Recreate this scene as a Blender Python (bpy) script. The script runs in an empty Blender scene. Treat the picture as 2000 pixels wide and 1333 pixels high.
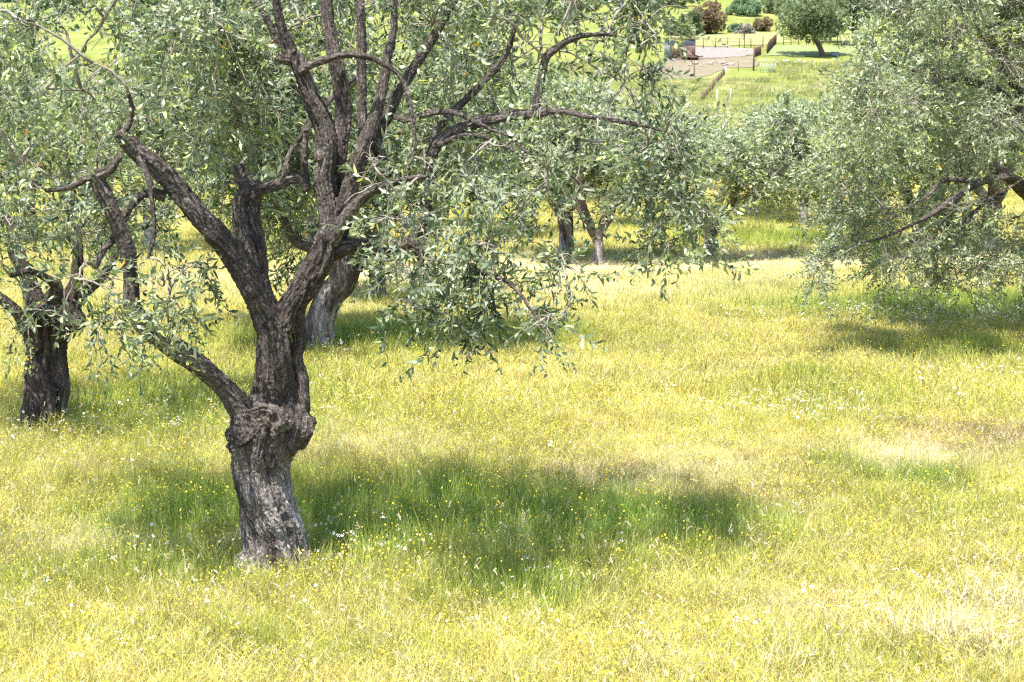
import bpy, math
import numpy as np
from mathutils import Vector, kdtree

S = bpy.context.scene
COL = S.collection
PI = math.pi
R_ = math.radians
# ------------------------------------------------------------------ camera
FPX = 2778.0                       # focal length in photo pixels (50 mm on 36 mm)
PITCH = math.atan((666.5 - 120.0) / FPX)
CAMZ = 5.5
cam = bpy.data.cameras.new('camera'); cam.lens = 50.0; cam.sensor_width = 36.0
cam.clip_start = 0.1; cam.clip_end = 3000
cam.dof.use_dof = True; cam.dof.focus_distance = 10.2; cam.dof.aperture_fstop = 8.0
camo = bpy.data.objects.new('camera', cam); COL.objects.link(camo)
camo.location = (0, 0, CAMZ); camo.rotation_euler = (PI / 2 - PITCH, 0, 0)
S.camera = camo

# ------------------------------------------------------------------ sky, sun, exposure
SUN = Vector((-0.42, -0.80, 2.45)).normalized()
w = bpy.data.worlds.new('World'); S.world = w; w.use_nodes = True
nt = w.node_tree; nt.nodes.clear()
sky = nt.nodes.new('ShaderNodeTexSky'); sky.sky_type = 'NISHITA'; sky.sun_disc = False
sky.sun_elevation = math.asin(SUN.z); sky.sun_rotation = math.atan2(SUN.x, SUN.y)
bg = nt.nodes.new('ShaderNodeBackground'); bg.inputs[1].default_value = 0.14
wo = nt.nodes.new('ShaderNodeOutputWorld')
nt.links.new(sky.outputs[0], bg.inputs[0]); nt.links.new(bg.outputs[0], wo.inputs[0])
sl = bpy.data.lights.new('sun', 'SUN'); sl.energy = 5.0; sl.angle = R_(0.53); sl.color = (1.0, 0.95, 0.87)
so = bpy.data.objects.new('sun', sl); COL.objects.link(so)
so.rotation_euler = (-SUN).to_track_quat('-Z', 'Y').to_euler(); so.location = (0, 0, 60)
S.view_settings.view_transform = 'Standard'; S.view_settings.look = 'None'
S.view_settings.exposure = 1.75; S.view_settings.gamma = 1
S.cycles.use_denoising = False; S.cycles.filter_width = 1.25; S.cycles.sample_clamp_indirect = 4.0
S.cycles.max_bounces = 7; S.cycles.diffuse_bounces = 4; S.cycles.transmission_bounces = 5
S.cycles.transparent_max_bounces = 4; S.cycles.caustics_reflective = False

# ------------------------------------------------------------------ helpers
def P(px, py, d):
    """photo pixel + distance along the ground (world y) -> world point"""
    cx, cy = (px - 1000.0) / FPX, (666.5 - py) / FPX
    c, s = math.cos(PITCH), math.sin(PITCH)
    yy = c + cy * s; zz = cy * c - s
    return np.array((cx * d / yy, d, CAMZ + zz * d / yy))

def vnoise(p, seed=0):
    """3-D value noise, vectorised, -1..1"""
    p = np.asarray(p, dtype=np.float64)
    i = np.floor(p).astype(np.int64); f = p - i; u = f * f * (3 - 2 * f)
    def h(a, b, c):
        n = (a * 374761393 + b * 668265263 + c * 2147483647 + seed * 974711) & 0xffffffff
        n = ((n ^ (n >> 13)) * 1274126177) & 0xffffffff
        n = ((n ^ (n >> 16)) * 2246822519) & 0xffffffff
        return ((n ^ (n >> 15)) & 0xffffff) / float(0x7fffff) - 1.0
    x, y, z = i[..., 0], i[..., 1], i[..., 2]; ux, uy, uz = u[..., 0], u[..., 1], u[..., 2]
    def L(a, b, t): return a + (b - a) * t
    return L(L(L(h(x, y, z), h(x + 1, y, z), ux), L(h(x, y + 1, z), h(x + 1, y + 1, z), ux), uy),
             L(L(h(x, y, z + 1), h(x + 1, y, z + 1), ux), L(h(x, y + 1, z + 1), h(x + 1, y + 1, z + 1), ux), uy), uz)

def fbm(p, o=3, seed=0):
    p = np.asarray(p, float); a = 0; amp = 1.0; t = 0
    for k in range(o):
        a = a + amp * vnoise(p * 2 ** k + k * 13.7, seed + k); t += amp; amp *= .5
    return a / t

def n2(x, y, sc, seed=0, o=3):
    return fbm(np.stack([np.asarray(x) / sc, np.asarray(y) / sc, np.zeros_like(np.asarray(x, float))], -1), o, seed)

PROF = [(-200, 12.0), (-40, 6.0)] + [(0, CAMZ - 1.65), (3, CAMZ - 2.45)] + [(d, P(1000, py, d)[2]) for py, d in
        ((1333, 7.0), (1110, 9.3), (830, 13.5), (685, 18), (560, 26), (505, 33), (420, 48), (330, 64), (200, 95),
         (130, 118), (100, 132), (50, 165), (0, 205), (-100, 270), (-320, 380), (-560, 560))] + [(1200, 260.0)]
PX = np.array([a for a, b in PROF], float); PZ = np.array([b for a, b in PROF], float)
PM = np.gradient(PZ, PX)
def prof(y):
    y = np.clip(np.asarray(y, float), PX[0], PX[-1] - 1e-3)
    k = np.clip(np.searchsorted(PX, y, side='right') - 1, 0, len(PX) - 2)
    h = PX[k + 1] - PX[k]; t = (y - PX[k]) / h
    return ((2 * t**3 - 3 * t**2 + 1) * PZ[k] + (t**3 - 2 * t**2 + t) * h * PM[k]
            + (-2 * t**3 + 3 * t**2) * PZ[k + 1] + (t**3 - t**2) * h * PM[k + 1])
def gz(x, y):
    x = np.asarray(x, float); y = np.asarray(y, float)
    return prof(y) + 0.05 * n2(x, y, 2.6, 5, 2) + np.clip(y - 40, 0, 60) / 60 * 0.5 * n2(x, y, 40, 9, 2)

def link(name, me, mats=(), parent=None):
    for m in mats: me.materials.append(m)
    o = bpy.data.objects.new(name, me); COL.objects.link(o)
    if parent is not None: o.parent = parent
    return o

def tag(o, label=None, cat=None, group=None, kind=None):
    if label: o['label'] = label
    if cat: o['category'] = cat
    if group: o['group'] = group
    if kind: o['kind'] = kind
    return o

def empty(name, loc, rz=0):
    o = bpy.data.objects.new(name, None); COL.objects.link(o)
    o.location = loc; o.rotation_euler = (0, 0, rz); o.empty_display_size = .2
    return o

def tri_mesh(name, V, T, mat=None, attrs=None, smooth=False):
    V = np.ascontiguousarray(V, np.float32); T = np.ascontiguousarray(T, np.int32)
    me = bpy.data.meshes.new(name)
    me.vertices.add(len(V)); me.vertices.foreach_set('co', V.ravel())
    me.loops.add(T.size); me.loops.foreach_set('vertex_index', T.ravel())
    k = T.shape[1]
    me.polygons.add(len(T)); me.polygons.foreach_set('loop_start', np.arange(0, T.size, k, dtype=np.int32))
    if mat is not None: me.polygons.foreach_set('material_index', np.ascontiguousarray(mat, np.int32))
    if smooth: me.polygons.foreach_set('use_smooth', np.ones(len(T), bool))
    me.update(calc_edges=True)
    for n, a in (attrs or {}).items():
        a = np.asarray(a, np.float32)
        if a.ndim == 1:
            at = me.attributes.new(n, 'FLOAT', 'POINT'); at.data.foreach_set('value', a)
        else:
            at = me.attributes.new(n, 'FLOAT_VECTOR', 'POINT'); at.data.foreach_set('vector', np.ascontiguousarray(a).ravel())
    return me

class MB:
    """collects triangles, several materials, one mesh"""
    def __init__(s): s.V = []; s.T = []; s.M = []; s.R = []; s.n = 0
    def add(s, V, T, m=0, rnd=None):
        V = np.asarray(V, float); T = np.asarray(T, int)
        s.V.append(V); s.T.append(T + s.n); s.n += len(V)
        s.M.append(np.full(len(T), m) if np.isscalar(m) else np.asarray(m))
        s.R.append(np.zeros(len(V)) if rnd is None else np.broadcast_to(np.asarray(rnd, float), (len(V),)))
    def box(s, c, d, m=0, rz=0, rx=0, ry=0, rnd=None):
        c = np.asarray(c, float); d = np.asarray(d, float) / 2
        V = np.array([(x, y, z) for x in (-1, 1) for y in (-1, 1) for z in (-1, 1)], float) * d
        V = V @ rotm(rx, ry, rz).T + c
        Q = [(0, 1, 3, 2), (4, 6, 7, 5), (0, 4, 5, 1), (2, 3, 7, 6), (0, 2, 6, 4), (1, 5, 7, 3)]
        s.add(V, [t for a, b, c_, e in Q for t in ((a, b, c_), (a, c_, e))], m, rnd)
    def tube(s, pts, rad, n=6, m=0, rnd=None):
        V, T, _ = tube(pts, rad, n); s.add(V, T, m, rnd)
    def mesh(s, name, smooth=False):
        return tri_mesh(name, np.concatenate(s.V), np.concatenate(s.T), np.concatenate(s.M), {'rnd': np.concatenate(s.R)}, smooth)

def rotm(rx=0, ry=0, rz=0):
    cx, sx, cy, sy, cz, sz = math.cos(rx), math.sin(rx), math.cos(ry), math.sin(ry), math.cos(rz), math.sin(rz)
    X = np.array([[1, 0, 0], [0, cx, -sx], [0, sx, cx]]); Y = np.array([[cy, 0, sy], [0, 1, 0], [-sy, 0, cy]])
    Z = np.array([[cz, -sz, 0], [sz, cz, 0], [0, 0, 1]])
    return Z @ Y @ X

def frames(p):
    t = np.gradient(p, axis=0); t /= np.linalg.norm(t, axis=1)[:, None] + 1e-9
    n = np.zeros_like(p); a = np.array((0, 1, 0.13)) if abs(t[0, 1]) < .9 else np.array((1, 0, .1))
    v = a - t[0] * (a @ t[0]); v /= np.linalg.norm(v); n[0] = v
    for i in range(1, len(p)):
        v = n[i - 1] - t[i] * (n[i - 1] @ t[i]); n[i] = v / (np.linalg.norm(v) + 1e-9)
    return t, n, np.cross(t, n)

def tube(p, r, n=6):
    p = np.asarray(p, float); r = np.broadcast_to(np.asarray(r, float), (len(p),))
    t, a, b = frames(p); th = np.arange(n) * 2 * PI / n
    V = (p[:, None] + r[:, None, None] * (np.cos(th)[None, :, None] * a[:, None] + np.sin(th)[None, :, None] * b[:, None])).reshape(-1, 3)
    m = len(p); i = (np.arange(m - 1)[:, None] * n + np.arange(n)[None]).ravel()
    j = (np.arange(m - 1)[:, None] * n + (np.arange(n)[None] + 1) % n).ravel()
    T = np.concatenate([np.stack([i, j, j + n], 1), np.stack([i, j + n, i + n], 1)])
    V = np.concatenate([V, p[:1], p[-1:]]); k = m * n
    q = np.arange(n); q1 = (q + 1) % n
    T = np.concatenate([T, np.stack([np.full(n, k), q1, q], 1), np.stack([np.full(n, k + 1), q + (m - 1) * n, q1 + (m - 1) * n], 1)])
    return V, T, (t, a, b)

def crom(pts, step=0.03):
    """Catmull-Rom through (x,y,z,r) rows, resampled"""
    q = np.asarray(pts, float); q = np.concatenate([[2 * q[0] - q[1]], q, [2 * q[-1] - q[-2]]])
    out = []
    for i in range(1, len(q) - 2):
        n = max(2, int(np.linalg.norm(q[i + 1, :3] - q[i, :3]) / step))
        t = (np.arange(n) / n)[:, None]; a, b, c, d = q[i - 1], q[i], q[i + 1], q[i + 2]
        out.append(.5 * (2 * b + (c - a) * t + (2 * a - 5 * b + 4 * c - d) * t**2 + (3 * b - a - 3 * c + d) * t**3))
    out.append(q[-2][None]); o = np.concatenate(out); o[:, 3] = np.maximum(o[:, 3], .003)
    return o

# ------------------------------------------------------------------ materials
def mat(name):
    m = bpy.data.materials.new(name); m.use_nodes = True; t = m.node_tree; t.nodes.clear()
    return m, t
def N(t, k, **kw):
    n = t.nodes.new(k)
    for a, b in kw.items(): setattr(n, a, b)
    return n
def ramp(t, stops, fac=None, interp='LINEAR'):
    r = N(t, 'ShaderNodeValToRGB'); e = r.color_ramp.elements; r.color_ramp.interpolation = interp
    while len(e) > 1: e.remove(e[-1])
    e[0].position = stops[0][0]; e[0].color = (*stops[0][1], 1)
    for p, c in stops[1:]:
        k = e.new(p); k.color = (*c, 1)
    if fac is not None: t.links.new(fac, r.inputs[0])
    return r
def noise(t, vec, scale, detail=4, rough=.6):
    n = N(t, 'ShaderNodeTexNoise'); n.inputs['Scale'].default_value = scale
    n.inputs['Detail'].default_value = detail; n.inputs['Roughness'].default_value = rough
    if vec is not None: t.links.new(vec, n.inputs['Vector'])
    return n
def princ(t, rough=.8, spec=.3):
    b = N(t, 'ShaderNodeBsdfPrincipled'); b.inputs['Roughness'].default_value = rough
    b.inputs['Specular IOR Level'].default_value = spec
    return b
def out(t, sh):
    o = N(t, 'ShaderNodeOutputMaterial'); t.links.new(sh, o.inputs[0])

def leaf_mat(name, stops, under, transl=.30, rough=.38, spec=.5):
    m, t = mat(name)
    a = N(t, 'ShaderNodeAttribute', attribute_name='rnd')
    r = ramp(t, stops, a.outputs['Fac'])
    g = N(t, 'ShaderNodeNewGeometry')
    mx = N(t, 'ShaderNodeMix', data_type='RGBA'); mx.inputs['B'].default_value = (*under, 1)
    ml = N(t, 'ShaderNodeMath', operation='MULTIPLY'); ml.inputs[1].default_value = .75
    t.links.new(g.outputs['Backfacing'], ml.inputs[0]); t.links.new(ml.outputs[0], mx.inputs['Factor'])
    t.links.new(r.outputs[0], mx.inputs['A'])
    b = princ(t, rough, spec); t.links.new(mx.outputs['Result'], b.inputs['Base Color'])
    tr = N(t, 'ShaderNodeBsdfTranslucent')
    hs = N(t, 'ShaderNodeHueSaturation'); hs.inputs['Value'].default_value = 1.5; hs.inputs['Saturation'].default_value = 1.15
    t.links.new(r.outputs[0], hs.inputs['Color']); t.links.new(hs.outputs[0], tr.inputs[0])
    ms = N(t, 'ShaderNodeMixShader'); ms.inputs[0].default_value = transl
    t.links.new(b.outputs[0], ms.inputs[1]); t.links.new(tr.outputs[0], ms.inputs[2]); out(t, ms.outputs[0])
    return m

def bark_mat(name, dark, light, scale=1.0, bump=.6, lich=(.40, .38, .34), low=1.0):
    m, t = mat(name)
    a = N(t, 'ShaderNodeAttribute', attribute_name='bark')
    n1 = noise(t, a.outputs['Vector'], 34 * scale, 6, .65)
    n2_ = noise(t, a.outputs['Vector'], 7 * scale, 4, .55)
    n3 = noise(t, a.outputs['Vector'], 2.6, 3, .5)
    vo = N(t, 'ShaderNodeTexVoronoi', feature='DISTANCE_TO_EDGE'); vo.inputs['Scale'].default_value = 60 * scale
    wv = N(t, 'ShaderNodeMix', data_type='VECTOR'); wv.inputs['Factor'].default_value = .10
    t.links.new(a.outputs['Vector'], wv.inputs['A']); t.links.new(n1.outputs['Color'], wv.inputs['B'])
    t.links.new(wv.outputs['Result'], vo.inputs['Vector'])
    cr = ramp(t, [(.0, (.0, .0, .0)), (.16, (1, 1, 1))], vo.outputs['Distance'])
    mid = tuple((x + y) / 2 for x, y in zip(dark, light))
    r1 = ramp(t, [(.28, dark), (.5, mid), (.72, light)], n1.outputs['Fac'])
    r2 = ramp(t, [(.35, dark), (.65, light)], n2_.outputs['Fac'])
    mx = N(t, 'ShaderNodeMix', data_type='RGBA'); mx.inputs['Factor'].default_value = .45
    t.links.new(r1.outputs[0], mx.inputs['A']); t.links.new(r2.outputs[0], mx.inputs['B'])
    mc = N(t, 'ShaderNodeMix', data_type='RGBA', blend_type='MULTIPLY'); mc.inputs['Factor'].default_value = .28
    t.links.new(mx.outputs['Result'], mc.inputs['A']); t.links.new(cr.outputs[0], mc.inputs['B'])
    lf = ramp(t, [(.60, (0, 0, 0)), (.72, (.5, .5, .5))], n3.outputs['Fac'])
    ml = N(t, 'ShaderNodeMix', data_type='RGBA'); ml.inputs['B'].default_value = (*lich, 1)
    t.links.new(lf.outputs[0], ml.inputs['Factor']); t.links.new(mc.outputs['Result'], ml.inputs['A'])
    tc = N(t, 'ShaderNodeTexCoord'); sx = N(t, 'ShaderNodeSeparateXYZ'); t.links.new(tc.outputs['Object'], sx.inputs[0])
    zr = N(t, 'ShaderNodeMapRange'); zr.inputs['From Min'].default_value = low; zr.inputs['From Max'].default_value = low * .55
    t.links.new(sx.outputs['Z'], zr.inputs['Value'])
    n4 = noise(t, a.outputs['Vector'], 5.5, 3, .6); r4 = ramp(t, [(.38, (0, 0, 0)), (.56, (1, 1, 1))], n4.outputs['Fac'])
    mm = N(t, 'ShaderNodeMath', operation='MULTIPLY'); t.links.new(zr.outputs[0], mm.inputs[0]); t.links.new(r4.outputs[0], mm.inputs[1])
    m8 = N(t, 'ShaderNodeMath', operation='MULTIPLY'); m8.inputs[1].default_value = .9; t.links.new(mm.outputs[0], m8.inputs[0])
    r5 = ramp(t, [(.3, (.17, .145, .13)), (.5, (.40, .36, .335)), (.7, (.56, .52, .49))], n1.outputs['Fac'])  # paler lower-trunk bark; sunlit patch brightness is also put into this colour
    m9 = N(t, 'ShaderNodeMix', data_type='RGBA'); t.links.new(m8.outputs[0], m9.inputs['Factor']); t.links.new(ml.outputs['Result'], m9.inputs['A']); t.links.new(r5.outputs[0], m9.inputs['B'])
    ml = m9
    b = princ(t, .9, .2); t.links.new(ml.outputs['Result'], b.inputs['Base Color'])
    ad = N(t, 'ShaderNodeMath', operation='ADD'); t.links.new(n1.outputs['Fac'], ad.inputs[0]); t.links.new(cr.outputs[0], ad.inputs[1])
    bp = N(t, 'ShaderNodeBump'); bp.inputs['Strength'].default_value = bump; bp.inputs['Distance'].default_value = .012
    t.links.new(ad.outputs[0], bp.inputs['Height']); t.links.new(bp.outputs[0], b.inputs['Normal'])
    out(t, b.outputs[0]); return m

def plain(name, c1, c2, scale=8, rough=.85, bump=.2, spec=.3, stretch=(1, 1, 1)):
    m, t = mat(name); tc = N(t, 'ShaderNodeTexCoord'); mp = N(t, 'ShaderNodeMapping'); mp.inputs['Scale'].default_value = stretch
    t.links.new(tc.outputs['Object'], mp.inputs[0])
    n = noise(t, mp.outputs[0], scale, 6, .65); r = ramp(t, [(.3, c1), (.7, c2)], n.outputs['Fac'])
    b = princ(t, rough, spec); t.links.new(r.outputs[0], b.inputs['Base Color'])
    bp = N(t, 'ShaderNodeBump'); bp.inputs['Strength'].default_value = bump; bp.inputs['Distance'].default_value = .03
    t.links.new(n.outputs['Fac'], bp.inputs['Height']); t.links.new(bp.outputs[0], b.inputs['Normal'])
    out(t, b.outputs[0]); return m

OLIVE = [(0, (.024, .045, .022)), (.25, (.055, .088, .040)), (.5, (.110, .152, .068)), (.70, (.19, .225, .12)),
         (.84, (.26, .33, .095)), (.985, (.36, .40, .12)), (.992, (.40, .30, .06)), (1, (.42, .26, .05))]
M_LEAF = leaf_mat('olive_leaf', OLIVE, (.265, .30, .20), .34, .40, .45)
PALE = [(p, tuple(min(1, v * 1.2 + o) for v, o in zip(c, (.035, .036, .018)))) for p, c in OLIVE]  # olive tones lifted; far-crown haze is put into the leaf colour
M_LEAF2 = leaf_mat('haze_pale_olive_leaf', PALE, (.34, .36, .245), .37, .42, .4)
M_TWIG = plain('twig_bark', (.10, .085, .07), (.26, .235, .20), 30, .85, .1)
M_BARK = bark_mat('olive_bark', (.024, .017, .014), (.215, .180, .162), 1.0, 1.0)
M_BURL = bark_mat('pale_burl_bark', (.045, .034, .028), (.27, .232, .205), 1.3, .7, low=.001)
M_BARK3 = bark_mat('dark_fluted_bark', (.022, .015, .012), (.17, .135, .118), .9, 1.0, low=.001)
M_BARK2 = bark_mat('weathered_olive_bark', (.035, .025, .021), (.22, .18, .16), .8, .9)
M_OAK = leaf_mat('oak_leaf', [(0, (.065, .085, .045)), (.5, (.13, .165, .08)), (1, (.21, .24, .12))], (.16, .20, .10), .35, .6, .2)
M_BUSH = leaf_mat('bush_leaf', [(0, (.07, .12, .07)), (.5, (.13, .20, .11)), (1, (.20, .28, .15))], (.17, .23, .13), .35, .6, .2)
M_RUST = leaf_mat('rusty_leaf', [(0, (.10, .08, .045)), (.5, (.15, .105, .062)), (1, (.22, .155, .095))], (.16, .12, .07), .2, .7, .15)
M_GREY = leaf_mat('grey_twiggy_leaf', [(0, (.16, .15, .13)), (1, (.30, .29, .26))], (.24, .23, .2), .15, .8, .1)
M_WOODB = plain('grey_boards', (.10, .105, .125), (.28, .29, .33), 3, .9, .2, .2, (8, 8, .6))
M_WOODD = plain('dark_timber', (.05, .035, .03), (.14, .09, .075), 4, .9, .2, .2)
M_RED = plain('red_rusty_sheet', (.045, .018, .015), (.12, .05, .04), 5, .8, .2, .3)
M_MOSS = plain('mossy_roof', (.07, .08, .03), (.19, .17, .08), 5, .95, .5)
M_RUSTP = plain('rusty_post', (.055, .032, .024), (.14, .085, .062), 8, .85, .2)
M_WHITEP = plain('white_paint', (.6, .62, .62), (.82, .83, .84), 8, .6, .05)
M_GALV = plain('galvanised_wire', (.16, .19, .20), (.28, .31, .32), 8, .5, .05, .5)
M_ROCK = plain('pale_rock', (.12, .10, .085), (.27, .23, .20), 3, .9, .6)
M_ROCKW = plain('white_rock', (.22, .20, .17), (.38, .35, .31), 3, .9, .4)
M_TRO = plain('blue_grey_plastic', (.10, .12, .16), (.2, .23, .29), 3, .6, .05)

# ------------------------------------------------------------------ ground
def gauss(x, y, cx, cy, rx, ry):
    return np.exp(-(((x - cx) / rx) ** 2 + ((y - cy) / ry) ** 2))
def GP(px, py):
    """photo pixel -> ground (x,y) by marching down the pixel's ray"""
    d = np.concatenate([np.arange(5, 60, .05), np.arange(60, 400, .25)])
    z = np.array([P(px, py, 1.0)])[0]
    ray = (P(px, py, 1.0) - np.array((0, 0, CAMZ)))
    zz = CAMZ + ray[2] * d; g = prof(d)
    k = np.argmax(zz <= g) if np.any(zz <= g) else len(d) - 1
    return ray[0] * d[k], d[k]
# colour patches: name -> list of (photo x, photo y, half width m, half depth m, strength)
def blobs(lst):
    return [(GP(px, py), rx, ry, s) for px, py, rx, ry, s in lst]
B_GREEN = blobs([(900, 1010, 1.5, .9, 1.0), (700, 1040, .8, .8, .9), (1150, 1060, 1.1, .8, 1.0), (1350, 1030, .8, .5, .7), (330, 1020, .7, .8, .7),  # greener grass, mostly set under crown shade; its darker tone deepens that shade
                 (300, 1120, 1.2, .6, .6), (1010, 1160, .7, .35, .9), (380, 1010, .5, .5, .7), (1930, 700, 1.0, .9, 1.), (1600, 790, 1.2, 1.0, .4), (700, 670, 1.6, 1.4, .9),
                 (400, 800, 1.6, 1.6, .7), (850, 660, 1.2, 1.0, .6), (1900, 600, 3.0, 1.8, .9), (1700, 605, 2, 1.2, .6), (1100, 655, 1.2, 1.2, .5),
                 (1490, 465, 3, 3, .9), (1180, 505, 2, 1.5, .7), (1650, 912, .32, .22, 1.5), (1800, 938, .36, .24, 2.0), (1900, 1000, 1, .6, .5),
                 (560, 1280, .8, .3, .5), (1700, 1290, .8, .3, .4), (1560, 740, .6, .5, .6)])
B_STRAW = blobs([(1500, 515, 6.5, 2.2, 1.2), (1000, 530, 4, 2.0, 1.1), (1700, 505, 5, 2, .8), (1200, 570, 3, 2, .7), (700, 545, 3, 1.5, .9), (1780, 895, .55, .5, 1.3), (1230, 960, .6, .35, .6),
                 (180, 1065, .45, .25, 1.0), (1370, 925, .5, .3, .6), (1290, 895, .5, .3, .35), (1500, 880, .5, .3, .35), (650, 880, 1.0, .6, .4),
                 (1850, 1230, .5, .3, .35), (1600, 1180, .5, .3, .25), (330, 560, 2, 2, .5), (1600, 550, 3, 1, .7)])
B_BROWN = blobs([(1160, 925, .45, .3, .9), (1940, 860, .7, .6, 1.0), (1400, 985, .5, .3, .7), (60, 1090, .6, .3, .6), (1850, 850, .5, .3, .5), (1560, 1000, .4, .2, .5)])
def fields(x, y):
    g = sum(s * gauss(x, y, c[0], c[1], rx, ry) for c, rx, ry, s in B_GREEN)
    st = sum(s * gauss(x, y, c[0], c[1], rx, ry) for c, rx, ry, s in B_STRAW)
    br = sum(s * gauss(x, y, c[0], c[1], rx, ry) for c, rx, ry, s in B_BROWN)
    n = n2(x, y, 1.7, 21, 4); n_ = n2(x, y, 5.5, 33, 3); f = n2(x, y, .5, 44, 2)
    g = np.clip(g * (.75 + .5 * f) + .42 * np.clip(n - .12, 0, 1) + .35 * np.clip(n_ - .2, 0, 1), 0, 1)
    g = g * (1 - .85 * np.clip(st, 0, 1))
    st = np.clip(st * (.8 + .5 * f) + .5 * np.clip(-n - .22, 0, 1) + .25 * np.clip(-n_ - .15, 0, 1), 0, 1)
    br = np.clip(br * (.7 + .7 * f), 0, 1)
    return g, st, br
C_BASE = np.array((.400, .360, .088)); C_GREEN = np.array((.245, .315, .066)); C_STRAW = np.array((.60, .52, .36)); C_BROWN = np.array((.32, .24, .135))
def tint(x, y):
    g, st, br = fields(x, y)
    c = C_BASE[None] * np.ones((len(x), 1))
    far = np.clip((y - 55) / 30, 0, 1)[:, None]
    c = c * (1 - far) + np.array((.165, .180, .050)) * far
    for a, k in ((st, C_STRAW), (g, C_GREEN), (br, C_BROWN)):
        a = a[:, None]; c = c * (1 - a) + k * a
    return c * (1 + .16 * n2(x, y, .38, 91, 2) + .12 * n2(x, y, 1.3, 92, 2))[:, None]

ys = np.concatenate([np.arange(-60, 4, 4), np.arange(4, 30, .25), np.arange(30, 70, .8), np.arange(70, 240, 2.5), np.arange(240, 700, 12), np.arange(700, 1200, 60)])
xn = np.linspace(-1, 1, 241)
XX = np.sign(xn) * (np.abs(xn) * .35 + np.abs(xn) ** 3 * .65)
gx = XX[None, :] * (30 + np.clip(ys, 0, None)[:, None] * .9); gy = np.repeat(ys[:, None], len(xn), 1)
gxx, gyy = gx.ravel(), gy.ravel()
gzz = gz(gxx, gyy); nx = len(xn); ny = len(ys)
ii = (np.arange(ny - 1)[:, None] * nx + np.arange(nx - 1)[None]).ravel()
Q = np.stack([ii, ii + 1, ii + nx + 1, ii + nx], 1)
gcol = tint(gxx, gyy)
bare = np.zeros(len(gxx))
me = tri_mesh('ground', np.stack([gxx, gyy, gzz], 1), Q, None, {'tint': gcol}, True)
M_GROUND, t = mat('meadow_soil')
a = N(t, 'ShaderNodeAttribute', attribute_name='tint'); tc = N(t, 'ShaderNodeTexCoord')
nA = noise(t, tc.outputs['Object'], 9, 8, .75); nB = noise(t, tc.outputs['Object'], .35, 5, .6); nC = noise(t, tc.outputs['Object'], 45, 3, .7)
rA = ramp(t, [(.30, (.38, .42, .30)), (.5, (.85, .85, .8)), (.68, (1.15, 1.12, 1.1))], nA.outputs['Fac'])
rB = ramp(t, [(.38, (.80, .92, .75)), (.62, (1.08, 1.03, 1.0))], nB.outputs['Fac'])
m1 = N(t, 'ShaderNodeMix', data_type='RGBA', blend_type='MULTIPLY'); m1.inputs['Factor'].default_value = .8
t.links.new(a.outputs['Color'], m1.inputs['A']); t.links.new(rA.outputs[0], m1.inputs['B'])
m2 = N(t, 'ShaderNodeMix', data_type='RGBA', blend_type='MULTIPLY'); m2.inputs['Factor'].default_value = 1
t.links.new(m1.outputs['Result'], m2.inputs['A']); t.links.new(rB.outputs[0], m2.inputs['B'])
b = princ(t, .95, .1); t.links.new(m2.outputs['Result'], b.inputs['Base Color'])
bp = N(t, 'ShaderNodeBump'); bp.inputs['Strength'].default_value = .8; bp.inputs['Distance'].default_value = .05
ad = N(t, 'ShaderNodeMath', operation='ADD'); t.links.new(nA.outputs['Fac'], ad.inputs[0]); t.links.new(nC.outputs['Fac'], ad.inputs[1])
t.links.new(ad.outputs[0], bp.inputs['Height']); t.links.new(bp.outputs[0], b.inputs['Normal']); out(t, b.outputs[0])
tag(link('ground', me, [M_GROUND]), 'sunlit yellow green meadow floor sloping down and up to the far hillside', kind='structure')

def sheet(name, poly_px, lift, material, label):
    """a conforming sheet: outline given by photo pixels lying on the ground"""
    pts = [GP(*p) for p in poly_px]
    xs = [p[0] for p in pts]; yy = [p[1] for p in pts]
    n = 70; U, Wd = np.meshgrid(np.linspace(min(xs), max(xs), n), np.linspace(min(yy), max(yy), n))
    U = U.ravel(); Wd = Wd.ravel()
    def inside(x, y):
        r = np.zeros(len(x), bool); j = len(pts) - 1
        for i in range(len(pts)):
            xi, yi = pts[i]; xj, yj = pts[j]
            c = ((yi > y) != (yj > y)) & (x < (xj - xi) * (y - yi) / (yj - yi + 1e-9) + xi); r ^= c; j = i
        return r
    ins = inside(U + 1.3 * n2(U, Wd, 2.5, 3), Wd + 2.4 * n2(U, Wd, 2.0, 8))
    i = (np.arange(n - 1)[:, None] * n + np.arange(n - 1)[None]).ravel(); Qs = np.stack([i, i + 1, i + n + 1, i + n], 1)
    Qs = Qs[ins[Qs].all(1)]
    o = link(name, tri_mesh(name, np.stack([U, Wd, gz(U, Wd) + lift], 1), Qs, None, None, True), [material])
    return tag(o, label, kind='structure')
M_GRAVEL = plain('pale_gravel', (.115, .10, .088), (.19, .165, .148), 2.5, .95, .3)
M_DIRT = plain('reddish_dirt', (.095, .082, .048), (.16, .13, .085), 1.2, .95, .4)
M_FIELD = plain('green_crop', (.11, .14, .05), (.155, .18, .065), 2.5, .95, .4)
M_FIELDY = plain('yellow_crop', (.15, .155, .055), (.20, .20, .075), 2.0, .95, .4)
sheet('gravel_yard', [(1300, 112), (1300, 90), (1400, 88), (1482, 90), (1484, 100), (1440, 106), (1390, 108)], .05, M_GRAVEL, 'pale bare gravel yard beside the wooden shack')
sheet('dirt_bank', [(1280, 140), (1300, 111), (1400, 107), (1478, 102), (1475, 124), (1410, 128), (1350, 148)], .03, M_DIRT, 'reddish bare dirt bank in front of the gravel yard')
sheet('yellow_field', [(1300, 88), (1300, 66), (1420, 62), (1540, 58), (1540, 80), (1500, 84), (1400, 88)], .04, M_FIELDY, 'bright yellow strip of field behind the shack')
sheet('green_field', [(1490, 104), (1500, 84), (1700, 84), (1720, 100), (1600, 104)], .04, M_FIELD, 'smooth green strip of field under the leaning oak')

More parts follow.
